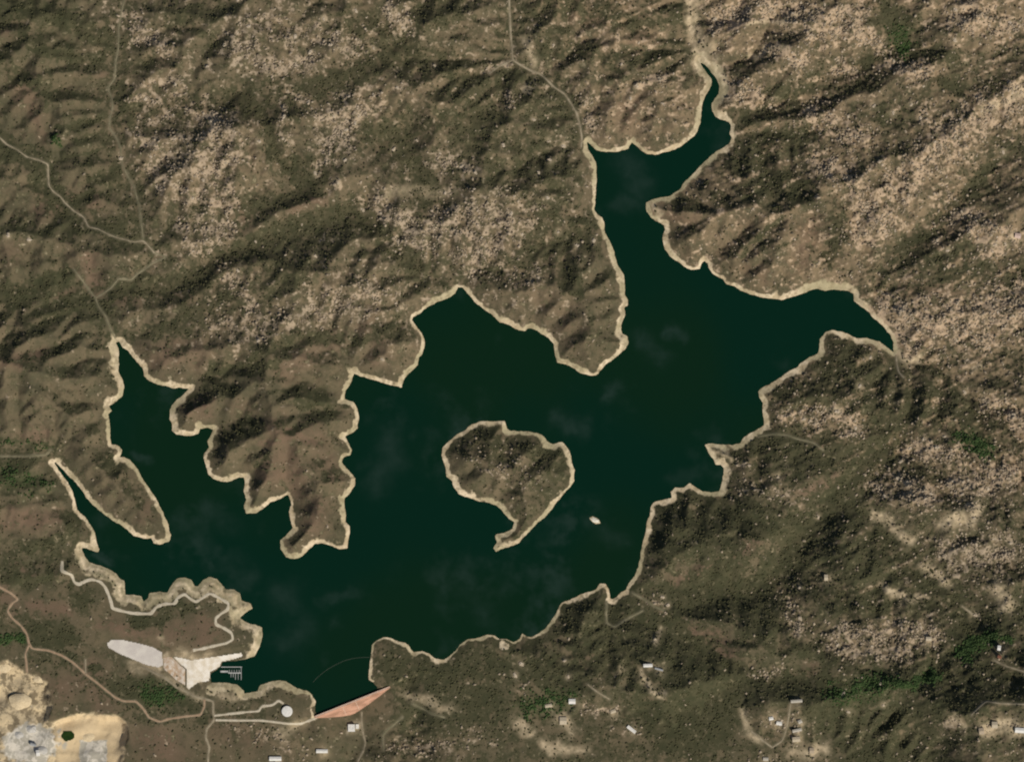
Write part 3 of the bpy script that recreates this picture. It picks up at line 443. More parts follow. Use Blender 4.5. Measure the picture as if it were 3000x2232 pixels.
# ------------------------------------------------------------------ materials
def new_mat(name, rough=0.9):
    mt = bpy.data.materials.new(name); mt.use_nodes = True
    b = mt.node_tree.nodes['Principled BSDF']
    b.inputs['Roughness'].default_value = rough
    b.inputs['Specular IOR Level'].default_value = 0.2
    return mt, mt.node_tree, b
class NT:
    def __init__(s, t):
        s.t = t; s.pos = t.nodes.new('ShaderNodeNewGeometry').outputs['Position']
    def lk(s, a, b): s.t.links.new(a, b)
    def noise(s, wl, detail=2.0, rough=0.55, off=0.0, stretch=None):
        src = s.pos
        mp = s.t.nodes.new('ShaderNodeMapping')
        mp.inputs['Location'].default_value = (off, off * 1.7, off * 0.3)
        if stretch:
            mp.inputs['Rotation'].default_value = (0, 0, stretch[0]); mp.inputs['Scale'].default_value = (stretch[1], 1, 1)
        s.lk(src, mp.inputs['Vector'])
        n = s.t.nodes.new('ShaderNodeTexNoise')
        n.inputs['Scale'].default_value = 1.0 / wl
        n.inputs['Detail'].default_value = detail; n.inputs['Roughness'].default_value = rough
        s.lk(mp.outputs[0], n.inputs['Vector'])
        return n.outputs['Fac']
    def val(s, v, sock):
        if isinstance(v, (int, float)): sock.default_value = v
        else: s.lk(v, sock)
    def math(s, op, a, b=0.0, c=0.0, clamp=False):
        n = s.t.nodes.new('ShaderNodeMath'); n.operation = op; n.use_clamp = clamp
        for k, v in enumerate((a, b, c)): s.val(v, n.inputs[k])
        return n.outputs[0]
    def step(s, x, lo, hi, to0=0.0, to1=1.0):
        n = s.t.nodes.new('ShaderNodeMapRange'); n.interpolation_type = 'SMOOTHSTEP'
        s.val(x, n.inputs['Value'])
        for k, v in (('From Min', lo), ('From Max', hi), ('To Min', to0), ('To Max', to1)): s.val(v, n.inputs[k])
        return n.outputs['Result']
    def mix(s, f, a, b):
        n = s.t.nodes.new('ShaderNodeMix'); n.data_type = 'RGBA'
        s.val(f, n.inputs[0])
        for v, k in ((a, 6), (b, 7)):
            if isinstance(v, tuple): n.inputs[k].default_value = (*v, 1)
            else: s.lk(v, n.inputs[k])
        return n.outputs[2]
    def attr(s, name):
        n = s.t.nodes.new('ShaderNodeAttribute'); n.attribute_name = name
        c = s.t.nodes.new('ShaderNodeSeparateColor'); s.lk(n.outputs['Color'], c.inputs[0])
        return list(c.outputs) + [n.outputs['Alpha']]

def ground_material():
    mt, t, b = new_mat('ground_cover', 0.95)
    k = NT(t)
    D, L, R, S = k.attr('cover_a')
    Gr, Q, Gy, Rim = k.attr('cover_b')
    Tn, Trk, Rx, Fn = k.attr('cover_c')
    n12, n25, n7 = k.noise(23, 2, .6, 10), k.noise(48, 2, .55, 40), k.noise(9, 1, .5, 70)
    n60, n180 = k.noise(75, 3, .55, 90), k.noise(230, 3, .5, 130)
    soil = k.mix(k.step(n60, .35, .65), SOIL_A, SOIL_B)
    soil = k.mix(k.math('MULTIPLY', k.step(n180, .4, .62), Tn), soil, SOIL_C)
    soil = k.mix(k.math('MULTIPLY', R, k.step(n60, .2, .7, .55, 1.0)), soil, RED_SOIL)
    # chaparral: patchy, denser where D is high
    scrub = k.mix(k.step(n25, .35, .65), SCRUB_A, SCRUB_B)
    mott = k.math('ADD', k.math('MULTIPLY', n12, .6), k.math('MULTIPLY', n25, .4))
    mott = k.math('ADD', k.math('MULTIPLY', mott, .7), k.math('MULTIPLY', k.math('SUBTRACT', 1.0, Fn), .3))
    cov = k.math('ADD', mott, k.math('MULTIPLY_ADD', D, .37, -.595))
    cov = k.math('SUBTRACT', cov, k.math('MULTIPLY', R, .03))
    f = k.step(cov, -.09, .09)
    base = k.mix(k.math('MULTIPLY', f, .93), soil, scrub)
    # bleached granite and decomposed-granite patches between the shrubs
    lum = k.math('ADD', k.math('MULTIPLY', k.noise(50, 2, .65, 210), .6), k.math('MULTIPLY', k.noise(21, 1, .5, 230), .4))
    rk = k.step(k.math('ADD', lum, k.math('MULTIPLY_ADD', L, .20, k.math('MULTIPLY', D, -.06))), .59, .74)
    rock = k.mix(k.math('MULTIPLY', Tn, .6), k.mix(n60, ROCK_A, ROCK_B), ROCK_W)
    base = k.mix(k.math('MULTIPLY', L, k.step(mott, .36, .58, .8, .12)), base, k.mix(Tn, TAN, TAN_W))
    base = k.mix(k.math('MULTIPLY', rk, .85), base, rock)
    green = k.mix(n12, GREEN_A, GREEN_B)
    base = k.mix(k.math('MULTIPLY', Gr, k.step(n25, .3, .55, .25, .95)), base, green)
    trk = k.mix(n25, TRACK_A, TRACK_B)
    base = k.mix(k.math('MULTIPLY', Trk, k.step(n12, .3, .7, .3, .9)), base, trk)
    sand = k.mix(n25, SAND_A, SAND_B)
    base = k.mix(k.math('MULTIPLY', S, k.step(n12, .3, .6, .55, 1)), base, sand)
    q = k.mix(k.step(k.noise(60, 3, .6, 300, (0.5, .35)), .35, .65), QUARRY_A, QUARRY_B)
    q = k.mix(k.step(k.noise(40, 3, .65, 330), .50, .66, 0, .8), q, QUARRY_C)
    q = k.mix(k.math('MULTIPLY', k.step(k.noise(60, 4, .7, 360), .48, .57, 0, .85), k.math('SUBTRACT', 1.0, Rx)), q, k.mix(n25, SOIL_B, TAN))
    q = k.mix(k.math('MULTIPLY', Rx, .75), q, k.mix(n180, (.56, .41, .22), (.62, .50, .33)))
    base = k.mix(Q, base, q)
    base = k.mix(Gy, base, k.mix(k.step(mott, .44, .56), GREY_A, GREY_B))
    rim = k.mix(k.step(k.math('ADD', k.math('MULTIPLY', n60, .5), k.math('MULTIPLY', n25, .5)), .38, .58), RIM_B, RIM_A)
    rim = k.mix(k.step(n180, .42, .6), rim, RIM_C)
    rim = k.mix(k.step(mott, .48, .66, 0, .6), rim, RIM_D)
    rim = k.mix(k.math('MULTIPLY', Rx, k.step(n25, .3, .62, 1, .6)), rim, RIM_E)
    rf = k.math('MULTIPLY', k.step(k.math('ADD', Rim, k.math('MULTIPLY_ADD', mott, 2.0, -1.0)), .15, .75), .97)
    base = k.mix(rf, base, rim)
    k.lk(base, b.inputs['Base Color'])
    bp = t.nodes.new('ShaderNodeBump'); bp.inputs['Strength'].default_value = 0.5; bp.inputs['Distance'].default_value = 2.0
    k.lk(n7, bp.inputs['Height']); k.lk(bp.outputs[0], b.inputs['Normal'])
    return mt
def simple(name, a, bcol, wl=12.0, rough=0.85, lo=.35, hi=.65, stretch=None):
    mt, t, b = new_mat(name, rough)
    k = NT(t)
    k.lk(k.mix(k.step(k.noise(wl, 3, .6, len(name) * 7.0, stretch), lo, hi), a, bcol), b.inputs['Base Color'])
    return mt
SOIL_A, SOIL_B, SOIL_C = (.082, .074, .042), (.122, .099, .058), (.185, .142, .086)
RED_SOIL = (.158, .106, .070)
SCRUB_A, SCRUB_B = (.042, .045, .021), (.064, .061, .031)
ROCK_A, ROCK_B = (.30, .24, .165), (.43, .35, .255)
TAN = (.200, .155, .098)
TAN_W, ROCK_W = (.270, .190, .112), (.54, .39, .255)
GREEN_A, GREEN_B = (.036, .070, .018), (.060, .095, .028)
TRACK_A, TRACK_B = (.20, .17, .115), (.27, .23, .16)
SAND_A, SAND_B = (.44, .34, .21), (.56, .46, .31)
QUARRY_A, QUARRY_B, QUARRY_C = (.62, .49, .30), (.46, .37, .235), (.25, .205, .135)
GREY_A, GREY_B = (.40, .37, .30), (.62, .57, .48)
RIM_A, RIM_B, RIM_C, RIM_D, RIM_E = (.78, .64, .44), (.53, .42, .26), (.46, .395, .24), (.24, .19, .11), (.25, .22, .13)
MAT = {'ground': ground_material()}
def water_material():
    mt, t, b = new_mat('lake_water', 0.12)
    k = NT(t)
    # lighter veils of haze painted into the colour of clear deep water
    f = k.math('MULTIPLY', k.step(k.noise(520, 4, .55, 500), .52, .70), k.step(k.noise(170, 3, .6, 540), .40, .66, 0, .6))
    f = k.math('MAXIMUM', f, k.attr('haze')[0])
    c = k.mix(k.step(k.noise(1400, 2, .5, 560), .4, .6), (.0022, .0185, .0105), (.0038, .0190, .0085))
    c = k.mix(f, c, (.0200, .0400, .0320))
    k.lk(c, b.inputs['Base Color'])
    b.inputs['IOR'].default_value = 1.33
    bp = t.nodes.new('ShaderNodeBump'); bp.inputs['Strength'].default_value = 0.05; bp.inputs['Distance'].default_value = 0.3
    k.lk(k.noise(6, 2, .5, 5), bp.inputs['Height']); k.lk(bp.outputs[0], b.inputs['Normal'])
    return mt
MAT['water'] = water_material()
MAT['pond'] = simple('pond_water', (.012, .030, .006), (.022, .045, .008), 20, .25)
MAT['road'] = simple('dirt_road', (.21, .175, .115), (.32, .27, .185), 34)
MAT['road_red'] = simple('red_dirt_road', (.30, .205, .13), (.36, .26, .17), 18)
MAT['road_grass'] = simple('grassy_track', (.135, .125, .072), (.22, .195, .12), 60)
MAT['road_pale'] = simple('pale_gravel_road', (.46, .40, .29), (.55, .49, .38), 18)
MAT['lot'] = simple('worn_paving', (.55, .50, .45), (.64, .59, .52), 60)
MAT['apron'] = simple('tan_gravel', (.42, .29, .18), (.62, .55, .46), 26)
MAT['ramp'] = simple('ramp_concrete', (.82, .76, .66), (.66, .58, .45), 40)
MAT['dam'] = simple('weathered_concrete', (.40, .24, .160), (.60, .37, .26), 26, stretch=(1.19, .22))
MAT['crest'] = simple('crest_concrete', (.62, .47, .37), (.52, .38, .29), 14)
MAT['white'] = simple('white_painted_metal', (.76, .74, .69), (.62, .60, .55), 9, .5)
MAT['dim'] = simple('dusty_roof', (.40, .37, .31), (.48, .44, .37), 6)
MAT['pink'] = simple('pinkish_roof', (.62, .48, .42), (.52, .38, .31), 6)
MAT['wall'] = simple('pale_stucco', (.55, .52, .46), (.48, .45, .40), 6)
MAT['cream'] = simple('cream_roof', (.52, .44, .32), (.42, .36, .26), 6)
MAT['tanroof'] = simple('tan_roof', (.42, .34, .24), (.36, .29, .21), 6)
MAT['redroof'] = simple('red_roof', (.24, .10, .06), (.19, .08, .05), 6)
MAT['grey'] = simple('grey_metal', (.36, .37, .37), (.28, .29, .29), 6, .6)
MAT['dark'] = simple('dark_opening', (.03, .03, .03), (.05, .05, .045), 3)
MAT['dock'] = simple('weathered_planks', (.50, .49, .46), (.36, .36, .35), 14)
MAT['float'] = simple('faded_floats', (.060, .075, .055), (.045, .058, .042), 8)
MAT['rock'] = simple('granite', (.38, .31, .22), (.50, .42, .32), 9)
MAT['heapcream'] = simple('cream_gravel', (.66, .54, .35), (.54, .43, .27), 9)
MAT['heapgrey'] = simple('grey_gravel', (.40, .38, .34), (.50, .48, .44), 9)
MAT['islet'] = simple('bleached_rock', (.62, .57, .46), (.80, .76, .66), 12)
def tint_mat(name, a, bcol):
    mt, t, b = new_mat(name, .9)
    k = NT(t)
    c = k.attr('tint')
    k.lk(k.mix(c[0], a, bcol), b.inputs['Base Color'])
    return mt
MAT['boulder'] = tint_mat('granite_boulders', (.13, .106, .070), (.42, .34, .245))
MAT['shrub'] = tint_mat('chaparral_leaves', (.046, .048, .021), (.085, .080, .040))
MAT['tree'] = tint_mat('creek_leaves', (.026, .052, .015), (.055, .088, .028))

# ------------------------------------------------------------------ mesh tools
def mesh_np(name, V, F, mat, parent=None, smooth=False, attrs=None):
    me = bpy.data.meshes.new(name)
    V = np.asarray(V, np.float32); F = np.asarray(F, np.int32)
    n, kf = F.shape
    me.vertices.add(len(V)); me.vertices.foreach_set('co', V.ravel())
    me.loops.add(n * kf); me.loops.foreach_set('vertex_index', F.ravel())
    me.polygons.add(n); me.polygons.foreach_set('loop_start', np.arange(0, n * kf, kf, dtype=np.int32))
    if smooth: me.polygons.foreach_set('use_smooth', np.ones(n, bool))
    for an, arr in (attrs or {}).items():
        a = me.attributes.new(an, 'FLOAT_COLOR', 'POINT'); a.data.foreach_set('color', np.asarray(arr, np.float32).ravel())
    me.update(calc_edges=True)
    me.materials.append(mat)
    o = bpy.data.objects.new(name, me); COL.objects.link(o)
    if parent: o.parent = parent
    return o
def mesh_py(name, V, F, mat, parent=None):
    me = bpy.data.meshes.new(name); me.from_pydata([tuple(v) for v in V], [], F); me.update()
    me.materials.append(mat)
    o = bpy.data.objects.new(name, me); COL.objects.link(o)
    if parent: o.parent = parent
    return o
def tag(o, label=None, cat=None, group=None, kind=None):
    if label: o['label'] = label
    if cat: o['category'] = cat
    if group: o['group'] = group
    if kind: o['kind'] = kind
    return o
def empty(name, loc, rz=0.0):
    o = bpy.data.objects.new(name, None); COL.objects.link(o); o.location = loc; o.rotation_euler = (0, 0, rz); return o
class MB:
    def __init__(s): s.V = []; s.F = []
    def add(s, V, F):
        k = len(s.V); s.V += [tuple(v) for v in V]; s.F += [tuple(i + k for i in f) for f in F]; return s
    def box(s, x0, x1, y0, y1, z0, z1):
        return s.add([(x0, y0, z0), (x1, y0, z0), (x1, y1, z0), (x0, y1, z0), (x0, y0, z1), (x1, y0, z1), (x1, y1, z1), (x0, y1, z1)],
                     [(3, 2, 1, 0), (4, 5, 6, 7), (0, 1, 5, 4), (1, 2, 6, 5), (2, 3, 7, 6), (3, 0, 4, 7)])
    def lathe(s, prof, n=32, cap=True):
        V = []
        for r, z in prof:
            V += [(r * math.cos(2 * math.pi * i / n), r * math.sin(2 * math.pi * i / n), z) for i in range(n)]
        F = []
        for k in range(len(prof) - 1):
            for i in range(n):
                j = (i + 1) % n
                F.append((k * n + i, k * n + j, (k + 1) * n + j, (k + 1) * n + i))
        if cap: F.append(tuple(range((len(prof) - 1) * n, len(prof) * n))); F.append(tuple(reversed(range(n))))
        return s.add(V, F)
    def build(s, name, mat, parent=None): return mesh_py(name, s.V, s.F, mat, parent)

# ------------------------------------------------------------------ terrain: one sheet out to the horizon
def grow(a, n, d0, f):
    o = []; d = d0
    for _ in range(n):
        a += d; d *= f; o.append(a)
    return np.array(o)
ex = grow(0, 34, 6, 1.22); 
XS = np.concatenate([G.xs[0] - ex[::-1], G.xs, G.xs[-1] + ex]); YS = np.concatenate([G.ys[0] - ex[::-1], G.ys, G.ys[-1] + ex])
TX, TY = np.meshgrid(XS, YS)
out = np.hypot(np.maximum(np.abs(TX) - 3300, 0), np.maximum(np.abs(TY) - 2530, 0))
def spread(F): return np.pad(F, 34, mode='edge')
TZ = spread(HL)
wo = sstep(0, 420, out)
TZ = TZ * (1 - wo) + wo * (150 + 190 * fbm(TX, TY, 2600, 5, 141) + 110 * np.abs(fbm(TX, TY, 1100, 4, 146)) + np.minimum(out * 0.004, 150))
R_, C_ = TX.shape
ii = np.arange(R_ * C_, dtype=np.int32).reshape(R_, C_)
TF = np.stack([ii[:-1, :-1], ii[:-1, 1:], ii[1:, 1:], ii[1:, :-1]], -1).reshape(-1, 4)
fade = 1 - wo
def rgba(*ch): return np.stack([spread(c) * fade for c in ch], -1)
one = np.zeros_like(X)
ca_ = rgba(M_D, M_L, M_R, M_S); of_ = fbm(TX, TY, 700, 5, 151, .6)
ca_[..., 0] += wo * np.clip(.3 + .9 * of_, 0, 1); ca_[..., 1] += wo * np.clip(-.1 - .9 * of_, 0, 1)
attrs = {'cover_a': ca_, 'cover_b': rgba(M_G, M_q, M_grey, M_rim), 'cover_c': rgba(M_tan, M_trk, rimx, np.clip(.5 + fine, 0, 1))}
ter = mesh_np('ground', np.stack([TX, TY, TZ], -1).reshape(-1, 3), TF, MAT['ground'], smooth=True, attrs=attrs)
tag(ter, 'rugged dry hills of scrub and pale granite around the lake', kind='structure')

# water sheet, a little wider than the shoreline so the shore itself cuts it
def grid_patch(name, mask, zf, mat, at=None):
    c = mask[:-1, :-1] & mask[:-1, 1:] & mask[1:, 1:] & mask[1:, :-1]
    j, i = np.nonzero(c)
    W = X.shape[1]
    q = np.stack([j * W + i, j * W + i + 1, (j + 1) * W + i + 1, (j + 1) * W + i], -1)
    u, inv = np.unique(q.ravel(), return_inverse=True)
    V = np.stack([X.ravel()[u], Y.ravel()[u], zf.ravel()[u]], -1)
    return mesh_np(name, V, inv.reshape(-1, 4), mat, smooth=True, attrs={k_: np.repeat(a_.ravel()[u][:, None], 4, 1) for k_, a_ in (at or {}).items()})
wmask = ((sdf < 16) & ~((DD > 4) & (np.abs(DT - 0.5) < 0.62) & (DD < 300)))
lake_o = grid_patch('water', wmask, np.zeros_like(X), MAT['water'], {'haze': M_haze})
tag(lake_o, 'dark green water of the reservoir', kind='structure')
pond_o = grid_patch('pond_water', pond_d < 1.3, np.full_like(X, pz), MAT['pond'])
tag(pond_o, 'small dark green pond in the quarry floor', kind='structure')
lot_o = grid_patch('car_park', in_lot, HL + 0.5, MAT['lot'])
tag(lot_o, 'long pale grey paved car park above the boat ramp', kind='structure')
apron_o = grid_patch('landing_apron', in_ap & ~in_rmp & ~in_lot, HL + 0.4, MAT['apron'])
tag(apron_o, 'tan gravel yard between car park and boat ramp', kind='structure')
ramp_o = grid_patch('boat_ramp', in_rmp & (sdf > -10), HL + 0.5, MAT['ramp'])
tag(ramp_o, 'white concrete boat ramp and landing by the lake', kind='structure')

# ------------------------------------------------------------------ roads: ribbons draped on the ground
def ribbon(name, P, w, mat, label):
    seg = np.hypot(*np.diff(P, axis=0).T); s = np.concatenate([[0], np.cumsum(seg)])
    n = max(4, int(s[-1] / 5))
    q = np.linspace(0, s[-1], n)
    x, y = np.interp(q, s, P[:, 0]), np.interp(q, s, P[:, 1])
    for _ in range(6):
        x[1:-1] = (x[:-2] + 2 * x[1:-1] + x[2:]) / 4; y[1:-1] = (y[:-2] + 2 * y[1:-1] + y[2:]) / 4
    tx, ty = np.gradient(x), np.gradient(y); l = np.hypot(tx, ty) + 1e-9
    nx_, ny_ = -ty / l, tx / l
    ww = w * (1 + 0.45 * perlin(q / 32.0, q * 0 + len(name) * 1.37, 7))
    V = []
    for k in np.linspace(-1, 1, 5):
        px, py = x + nx_ * ww * k, y + ny_ * ww * k
        V.append(np.stack([px, py, ground(px, py) + (0.9 if abs(k) < 0.9 else 0.25)], -1))
    V = np.stack(V, 1).reshape(-1, 3)
    F = [(i * 5 + k, (i + 1) * 5 + k, (i + 1) * 5 + k + 1, i * 5 + k + 1) for i in range(n - 1) for k in range(4)]
    o = mesh_np(name, V, np.array(F)[:, ::-1], mat, smooth=True)
    return tag(o, label, kind='structure')
RM = {'quarry_road': 'road_red', 'pit_track': 'road_red', 'spur_lane': 'road', 'shore_road': 'road_pale', 'marina_road': 'road', 'valley_track': 'road_grass',
      'fork_track': 'road_grass', 'gully_track': 'road_grass', 'west_road': 'road', 'tank_road': 'road_pale', 'dam_road': 'road_pale', 'north_road': 'road', 'west_track': 'road_grass',
      'east_lane': 'road_grass', 'ridge_lane': 'road_grass', 'cove_track': 'road_grass', 'hook_track': 'road_grass', 'east_track': 'road_grass'}
for kname, (w, P) in roads.items():
    ribbon(kname, P, w * (0.75 if kname in ('west_road', 'valley_track', 'gully_track', 'north_road', 'fork_track', 'west_track') else 1.0), MAT[RM.get(kname, 'road')], kname.replace('_', ' ') + ' winding over the dry hills')

# ------------------------------------------------------------------ the dam
dam = tag(empty('dam', (DAM_A[0], DAM_A[1], 0), math.atan2(DU[1], DU[0])), 'salmon coloured concrete dam closing the lake at its southern end', 'dam')
ND = 60
ts = np.linspace(-0.02, 1.02, ND)
V, F = [], []
prof_n = 0
for t in ts:
    s = t * DAM_L; zb = DAM_Z - dam_h(np.array(t)) - 6.0
    row = [(s, 3.0, -14.0), (s, 3.0, DAM_Z - 0.6), (s, -5.0, DAM_Z - 0.6), (s, -5.0, max(DAM_Z - 3.5, zb))]
    for k in range(24):
        z = max(DAM_Z - 3.5 - 4.0 * k, zb); z2 = max(z - 4.0, zb)
        off = -5.0 - 0.74 * (DAM_Z - 3.5 - z) - 0.74 * (z - z2)
        row += [(s, off, z), (s, off, z2)]
    row.append((s, row[-1][1], zb - 8))
    prof_n = len(row); V += row
for i in range(ND - 1):
    for k in range(prof_n - 1):
        F.append((i * prof_n + k, i * prof_n + k + 1, (i + 1) * prof_n + k + 1, (i + 1) * prof_n + k))
mesh_py('stepped_wall', V, F, MAT['dam'], dam)
for q_ in (.36, .54):
    sw = MB()
    sl_ = q_ * DAM_L; hh_ = float(dam_h(np.array(q_))) - 4
    sw.add([(sl_ - 1.2, -5, DAM_Z - .6), (sl_ + 1.2, -5, DAM_Z - .6), (sl_ - 1.2, -5 - .74 * hh_, DAM_Z - 2 - hh_), (sl_ + 1.2, -5 - .74 * hh_, DAM_Z - 2 - hh_),
            (sl_ - 1.2, -5, DAM_Z + 1.5), (sl_ + 1.2, -5, DAM_Z + 1.5), (sl_ - 1.2, -6 - .74 * hh_, DAM_Z + 1 - hh_), (sl_ + 1.2, -6 - .74 * hh_, DAM_Z + 1 - hh_)],
           [(4, 5, 7, 6), (0, 4, 6, 2), (1, 3, 7, 5), (2, 6, 7, 3), (0, 1, 5, 4)])
    sw.build('spillway_wall', MAT['crest'], dam)
MB().box(-6, DAM_L + 6, -4.2, 2.2, DAM_Z - 0.4, DAM_Z).build('crest_road', MAT['crest'], dam)
MB().box(-6, DAM_L + 6, 2.4, 3.2, DAM_Z - 0.9, DAM_Z + 1.2).build('parapet', MAT['crest'], dam)
MB().box(-6, DAM_L + 6, -5.2, -4.4, DAM_Z - 0.9, DAM_Z + 1.2).build('parapet', MAT['crest'], dam)

# ------------------------------------------------------------------ buildings
def building(name, sxp, syp, w, d, rot, hgt, label, cat, roof='white', gable=False, group=None):
    x, y = wx(sxp), wy(syp)
    cr, sr = math.cos(math.radians(rot)), math.sin(math.radians(rot))
    zs = [float(ground(x + a * w / 2 * cr - b * d / 2 * sr, y + a * w / 2 * sr + b * d / 2 * cr)) for a in (-1, 0, 1) for b in (-1, 0, 1)]
    z = max(zs) + 0.4; dz = z - min(zs) + 1.5
    r = tag(empty(name, (x, y, z), math.radians(rot)), label, cat, group)
    MB().box(-w / 2, w / 2, -d / 2, d / 2, -dz, hgt).build('wall', MAT['wall'], r)
    m_ = MB()
    if gable:
        e, g = 0.8, d * 0.16
        m_.add([(-w / 2 - e, -d / 2 - e, hgt + .05), (w / 2 + e, -d / 2 - e, hgt + .05), (w / 2 + e, d / 2 + e, hgt + .05), (-w / 2 - e, d / 2 + e, hgt + .05), (-w / 2 - e, 0, hgt + g), (w / 2 + e, 0, hgt + g)],
               [(0, 1, 5, 4), (2, 3, 4, 5), (1, 2, 5), (3, 0, 4), (3, 2, 1, 0)])
    else:
        m_.box(-w / 2 - .4, w / 2 + .4, -d / 2 - .4, d / 2 + .4, hgt + .05, hgt + .5)
    rf = m_.build('roof', MAT[roof], r)
    if not gable and w > 30:
        for q in (-.25, .15): MB().box(q * w, q * w + 3, -1.5, 1.5, hgt + .52, hgt + 2).build('roof_vent', MAT['grey'], rf)
    MB().box(-2, 2, -d / 2 - .15, -d / 2 - .03, 0, min(3.2, hgt - .5)).build('door', MAT['dark'], r)
    for k in range(max(1, int(w / 12))):
        q = -w / 2 + (k + .5) * w / max(1, int(w / 12)) + 3.2
        if q < w / 2 - 1.5: MB().box(q - .9, q + .9, -d / 2 - .12, -d / 2 - .03, 1.2, min(2.6, hgt - .6)).build('window', MAT['dark'], r)
    return r
for a in BUILDINGS: building(*a[:8], a[8], *a[9:])

tx_, ty_ = tile('B4', 390, 1240)
tz = float(ground(tx_, ty_)) + 2
tk = tag(empty('water_tank', (tx_, ty_, tz)), 'big round white water tank on the hill west of the dam', 'water tank')
MB().lathe([(31, -8), (31, 9)], 48, False).build('tank_wall', MAT['white'], tk)
MB().lathe([(31.6, 9.05), (31.6, 9.7), (20, 11), (8, 12), (1.5, 12.3)], 48).build('tank_roof', MAT['white'], tk)
MB().box(31.1, 32.2, -.6, .6, -3, 10.5).build('ladder', MAT['grey'], tk)

# ------------------------------------------------------------------ docks, islet, buoy line
dk = tag(empty('floating_dock', (*tile('A4', 1860, 935), 0)), 'grey floating dock with finger piers beside the boat ramp', 'dock')
def local(x, y):
    p = tile('A4', x, y); return p[0] - dk.location.x, p[1] - dk.location.y
def slab(nm, x0, y0, x1, y1, w):
    a, b = local(x0, y0), local(x1, y1)
    MB().box(min(a[0], b[0]) - w / 2, max(a[0], b[0]) + w / 2, min(a[1], b[1]) - w / 2, max(a[1], b[1]) + w / 2, -.5, .8).build(nm, MAT['dock'], dk)
slab('walkway', 1786, 884, 1950, 884, 4); slab('walkway', 1846, 932, 1940, 932, 6); slab('walkway', 1946, 890, 1946, 986, 3)
slab('gangway', 1780, 915, 1840, 926, 2.5)
for px_ in (1864, 1882, 1900, 1922): slab('finger_pier', px_, 938, px_, 984 if px_ > 1890 else 965, 2.6)
for px_ in (1852, 1870, 1890, 1910, 1930): slab('finger_pier', px_, 926, px_, 908, 2.4)

iV = []
c_ = islet.mean(0); n_ = 36
ic = closed(islet); sg = np.hypot(*np.diff(ic, axis=0).T); sc_ = np.concatenate([[0], np.cumsum(sg)])
for kk, (f, z) in enumerate(((1.35, -5), (1.0, -.6), (.78, 2.0), (.45, 4.2), (.15, 5.2))):
    for q in np.linspace(0, sc_[-1], n_, endpoint=False):
        x, y = np.interp(q, sc_, ic[:, 0]) - c_[0], np.interp(q, sc_, ic[:, 1]) - c_[1]
        j = 1 + 0.16 * float(perlin(np.array(q / 11.0), np.array(kk * .7), 5))
        iV.append((x * f * j, y * f * j, z + (1.2 * float(perlin(np.array(q / 9.0), np.array(kk * 1.3), 8)) if kk > 1 else 0)))
iF = [(k * n_ + i, k * n_ + (i + 1) % n_, (k + 1) * n_ + (i + 1) % n_, (k + 1) * n_ + i) for k in range(4) for i in range(n_)] + [tuple(range(4 * n_, 5 * n_))]
io = mesh_py('rock_islet', iV, iF, MAT['islet']); io.location = (c_[0], c_[1], 0)
tag(io, 'tiny bleached rock islet alone in the water southeast of the island', 'islet')

bl = tag(empty('buoy_line', (*tile('B4', 760, 880), 0)), 'long thin buoy line curving across the water in front of the dam', 'buoy line')
bp_ = np.array([tile('B4', x, y) for x, y in ((598, 1005), (640, 960), (700, 912), (770, 870), (850, 832), (930, 812), (1000, 806), (1058, 806))]) - np.array([bl.location.x, bl.location.y])
sg = np.concatenate([[0], np.cumsum(np.hypot(*np.diff(bp_, axis=0).T))]); q = np.linspace(0, sg[-1], 200)
bx, by = np.interp(q, sg, bp_[:, 0]), np.interp(q, sg, bp_[:, 1])
for _ in range(30):
    bx[1:-1] = (bx[:-2] + bx[2:]) / 2; by[1:-1] = (by[:-2] + by[2:]) / 2
m_ = MB()
for i in range(199):
    a, b = np.array([bx[i], by[i]]), np.array([bx[i + 1], by[i + 1]]); d_ = (b - a) / (np.hypot(*(b - a)) + 1e-9); p_ = np.array([-d_[1], d_[0]]) * .35
    m_.add([(*(a + p_), .1), (*(a - p_), .1), (*(b - p_), .1), (*(b + p_), .1), (*a, .5), (*b, .5)], [(0, 4, 5, 3), (1, 2, 5, 4), (0, 1, 4), (2, 3, 5)])
m_.build('cable', MAT['float'], bl)
fl = MB().lathe([(.4, -.5), (2.0, -.3), (2.2, .3), (1.4, .9), (.3, 1.1)], 10).build('float', MAT['float'], bl)
for k, i in enumerate(range(2, 198, 3)):
    o = fl if k == 0 else fl.copy()
    if k: COL.objects.link(o); o.parent = bl
    o.location = (bx[i], by[i], 0)

# ------------------------------------------------------------------ quarry heaps
for (hx, hy, r, hh, mt_, lab) in HEAPS:
    x, y = tile('A4', hx, hy); V, F = [], []
    n = 28; pr = ((1, -4), (.97, .0), (.7, .36), (.4, .7), (.15, .95))
    sd = hx * .013
    for f, z in pr:
        for i in range(n):
            a = 2 * math.pi * i / n
            j = 1 + .22 * float(perlin(np.array(math.cos(a) * 1.3 + sd), np.array(math.sin(a) * 1.3 + f), 4))
            V.append((r * f * j * math.cos(a), r * f * j * .8 * math.sin(a), z if z < -1 else hh * z))
    F = [(k * n + i, k * n + (i + 1) % n, (k + 1) * n + (i + 1) % n, (k + 1) * n + i) for k in range(4) for i in range(n)] + [tuple(range(4 * n, 5 * n))]
    o = mesh_py('gravel_heap', V, F, MAT[mt_]); o.location = (x, y, float(ground(x, y)) - .3)
    tag(o, lab, 'gravel heap', 'gravel heaps in the quarry')

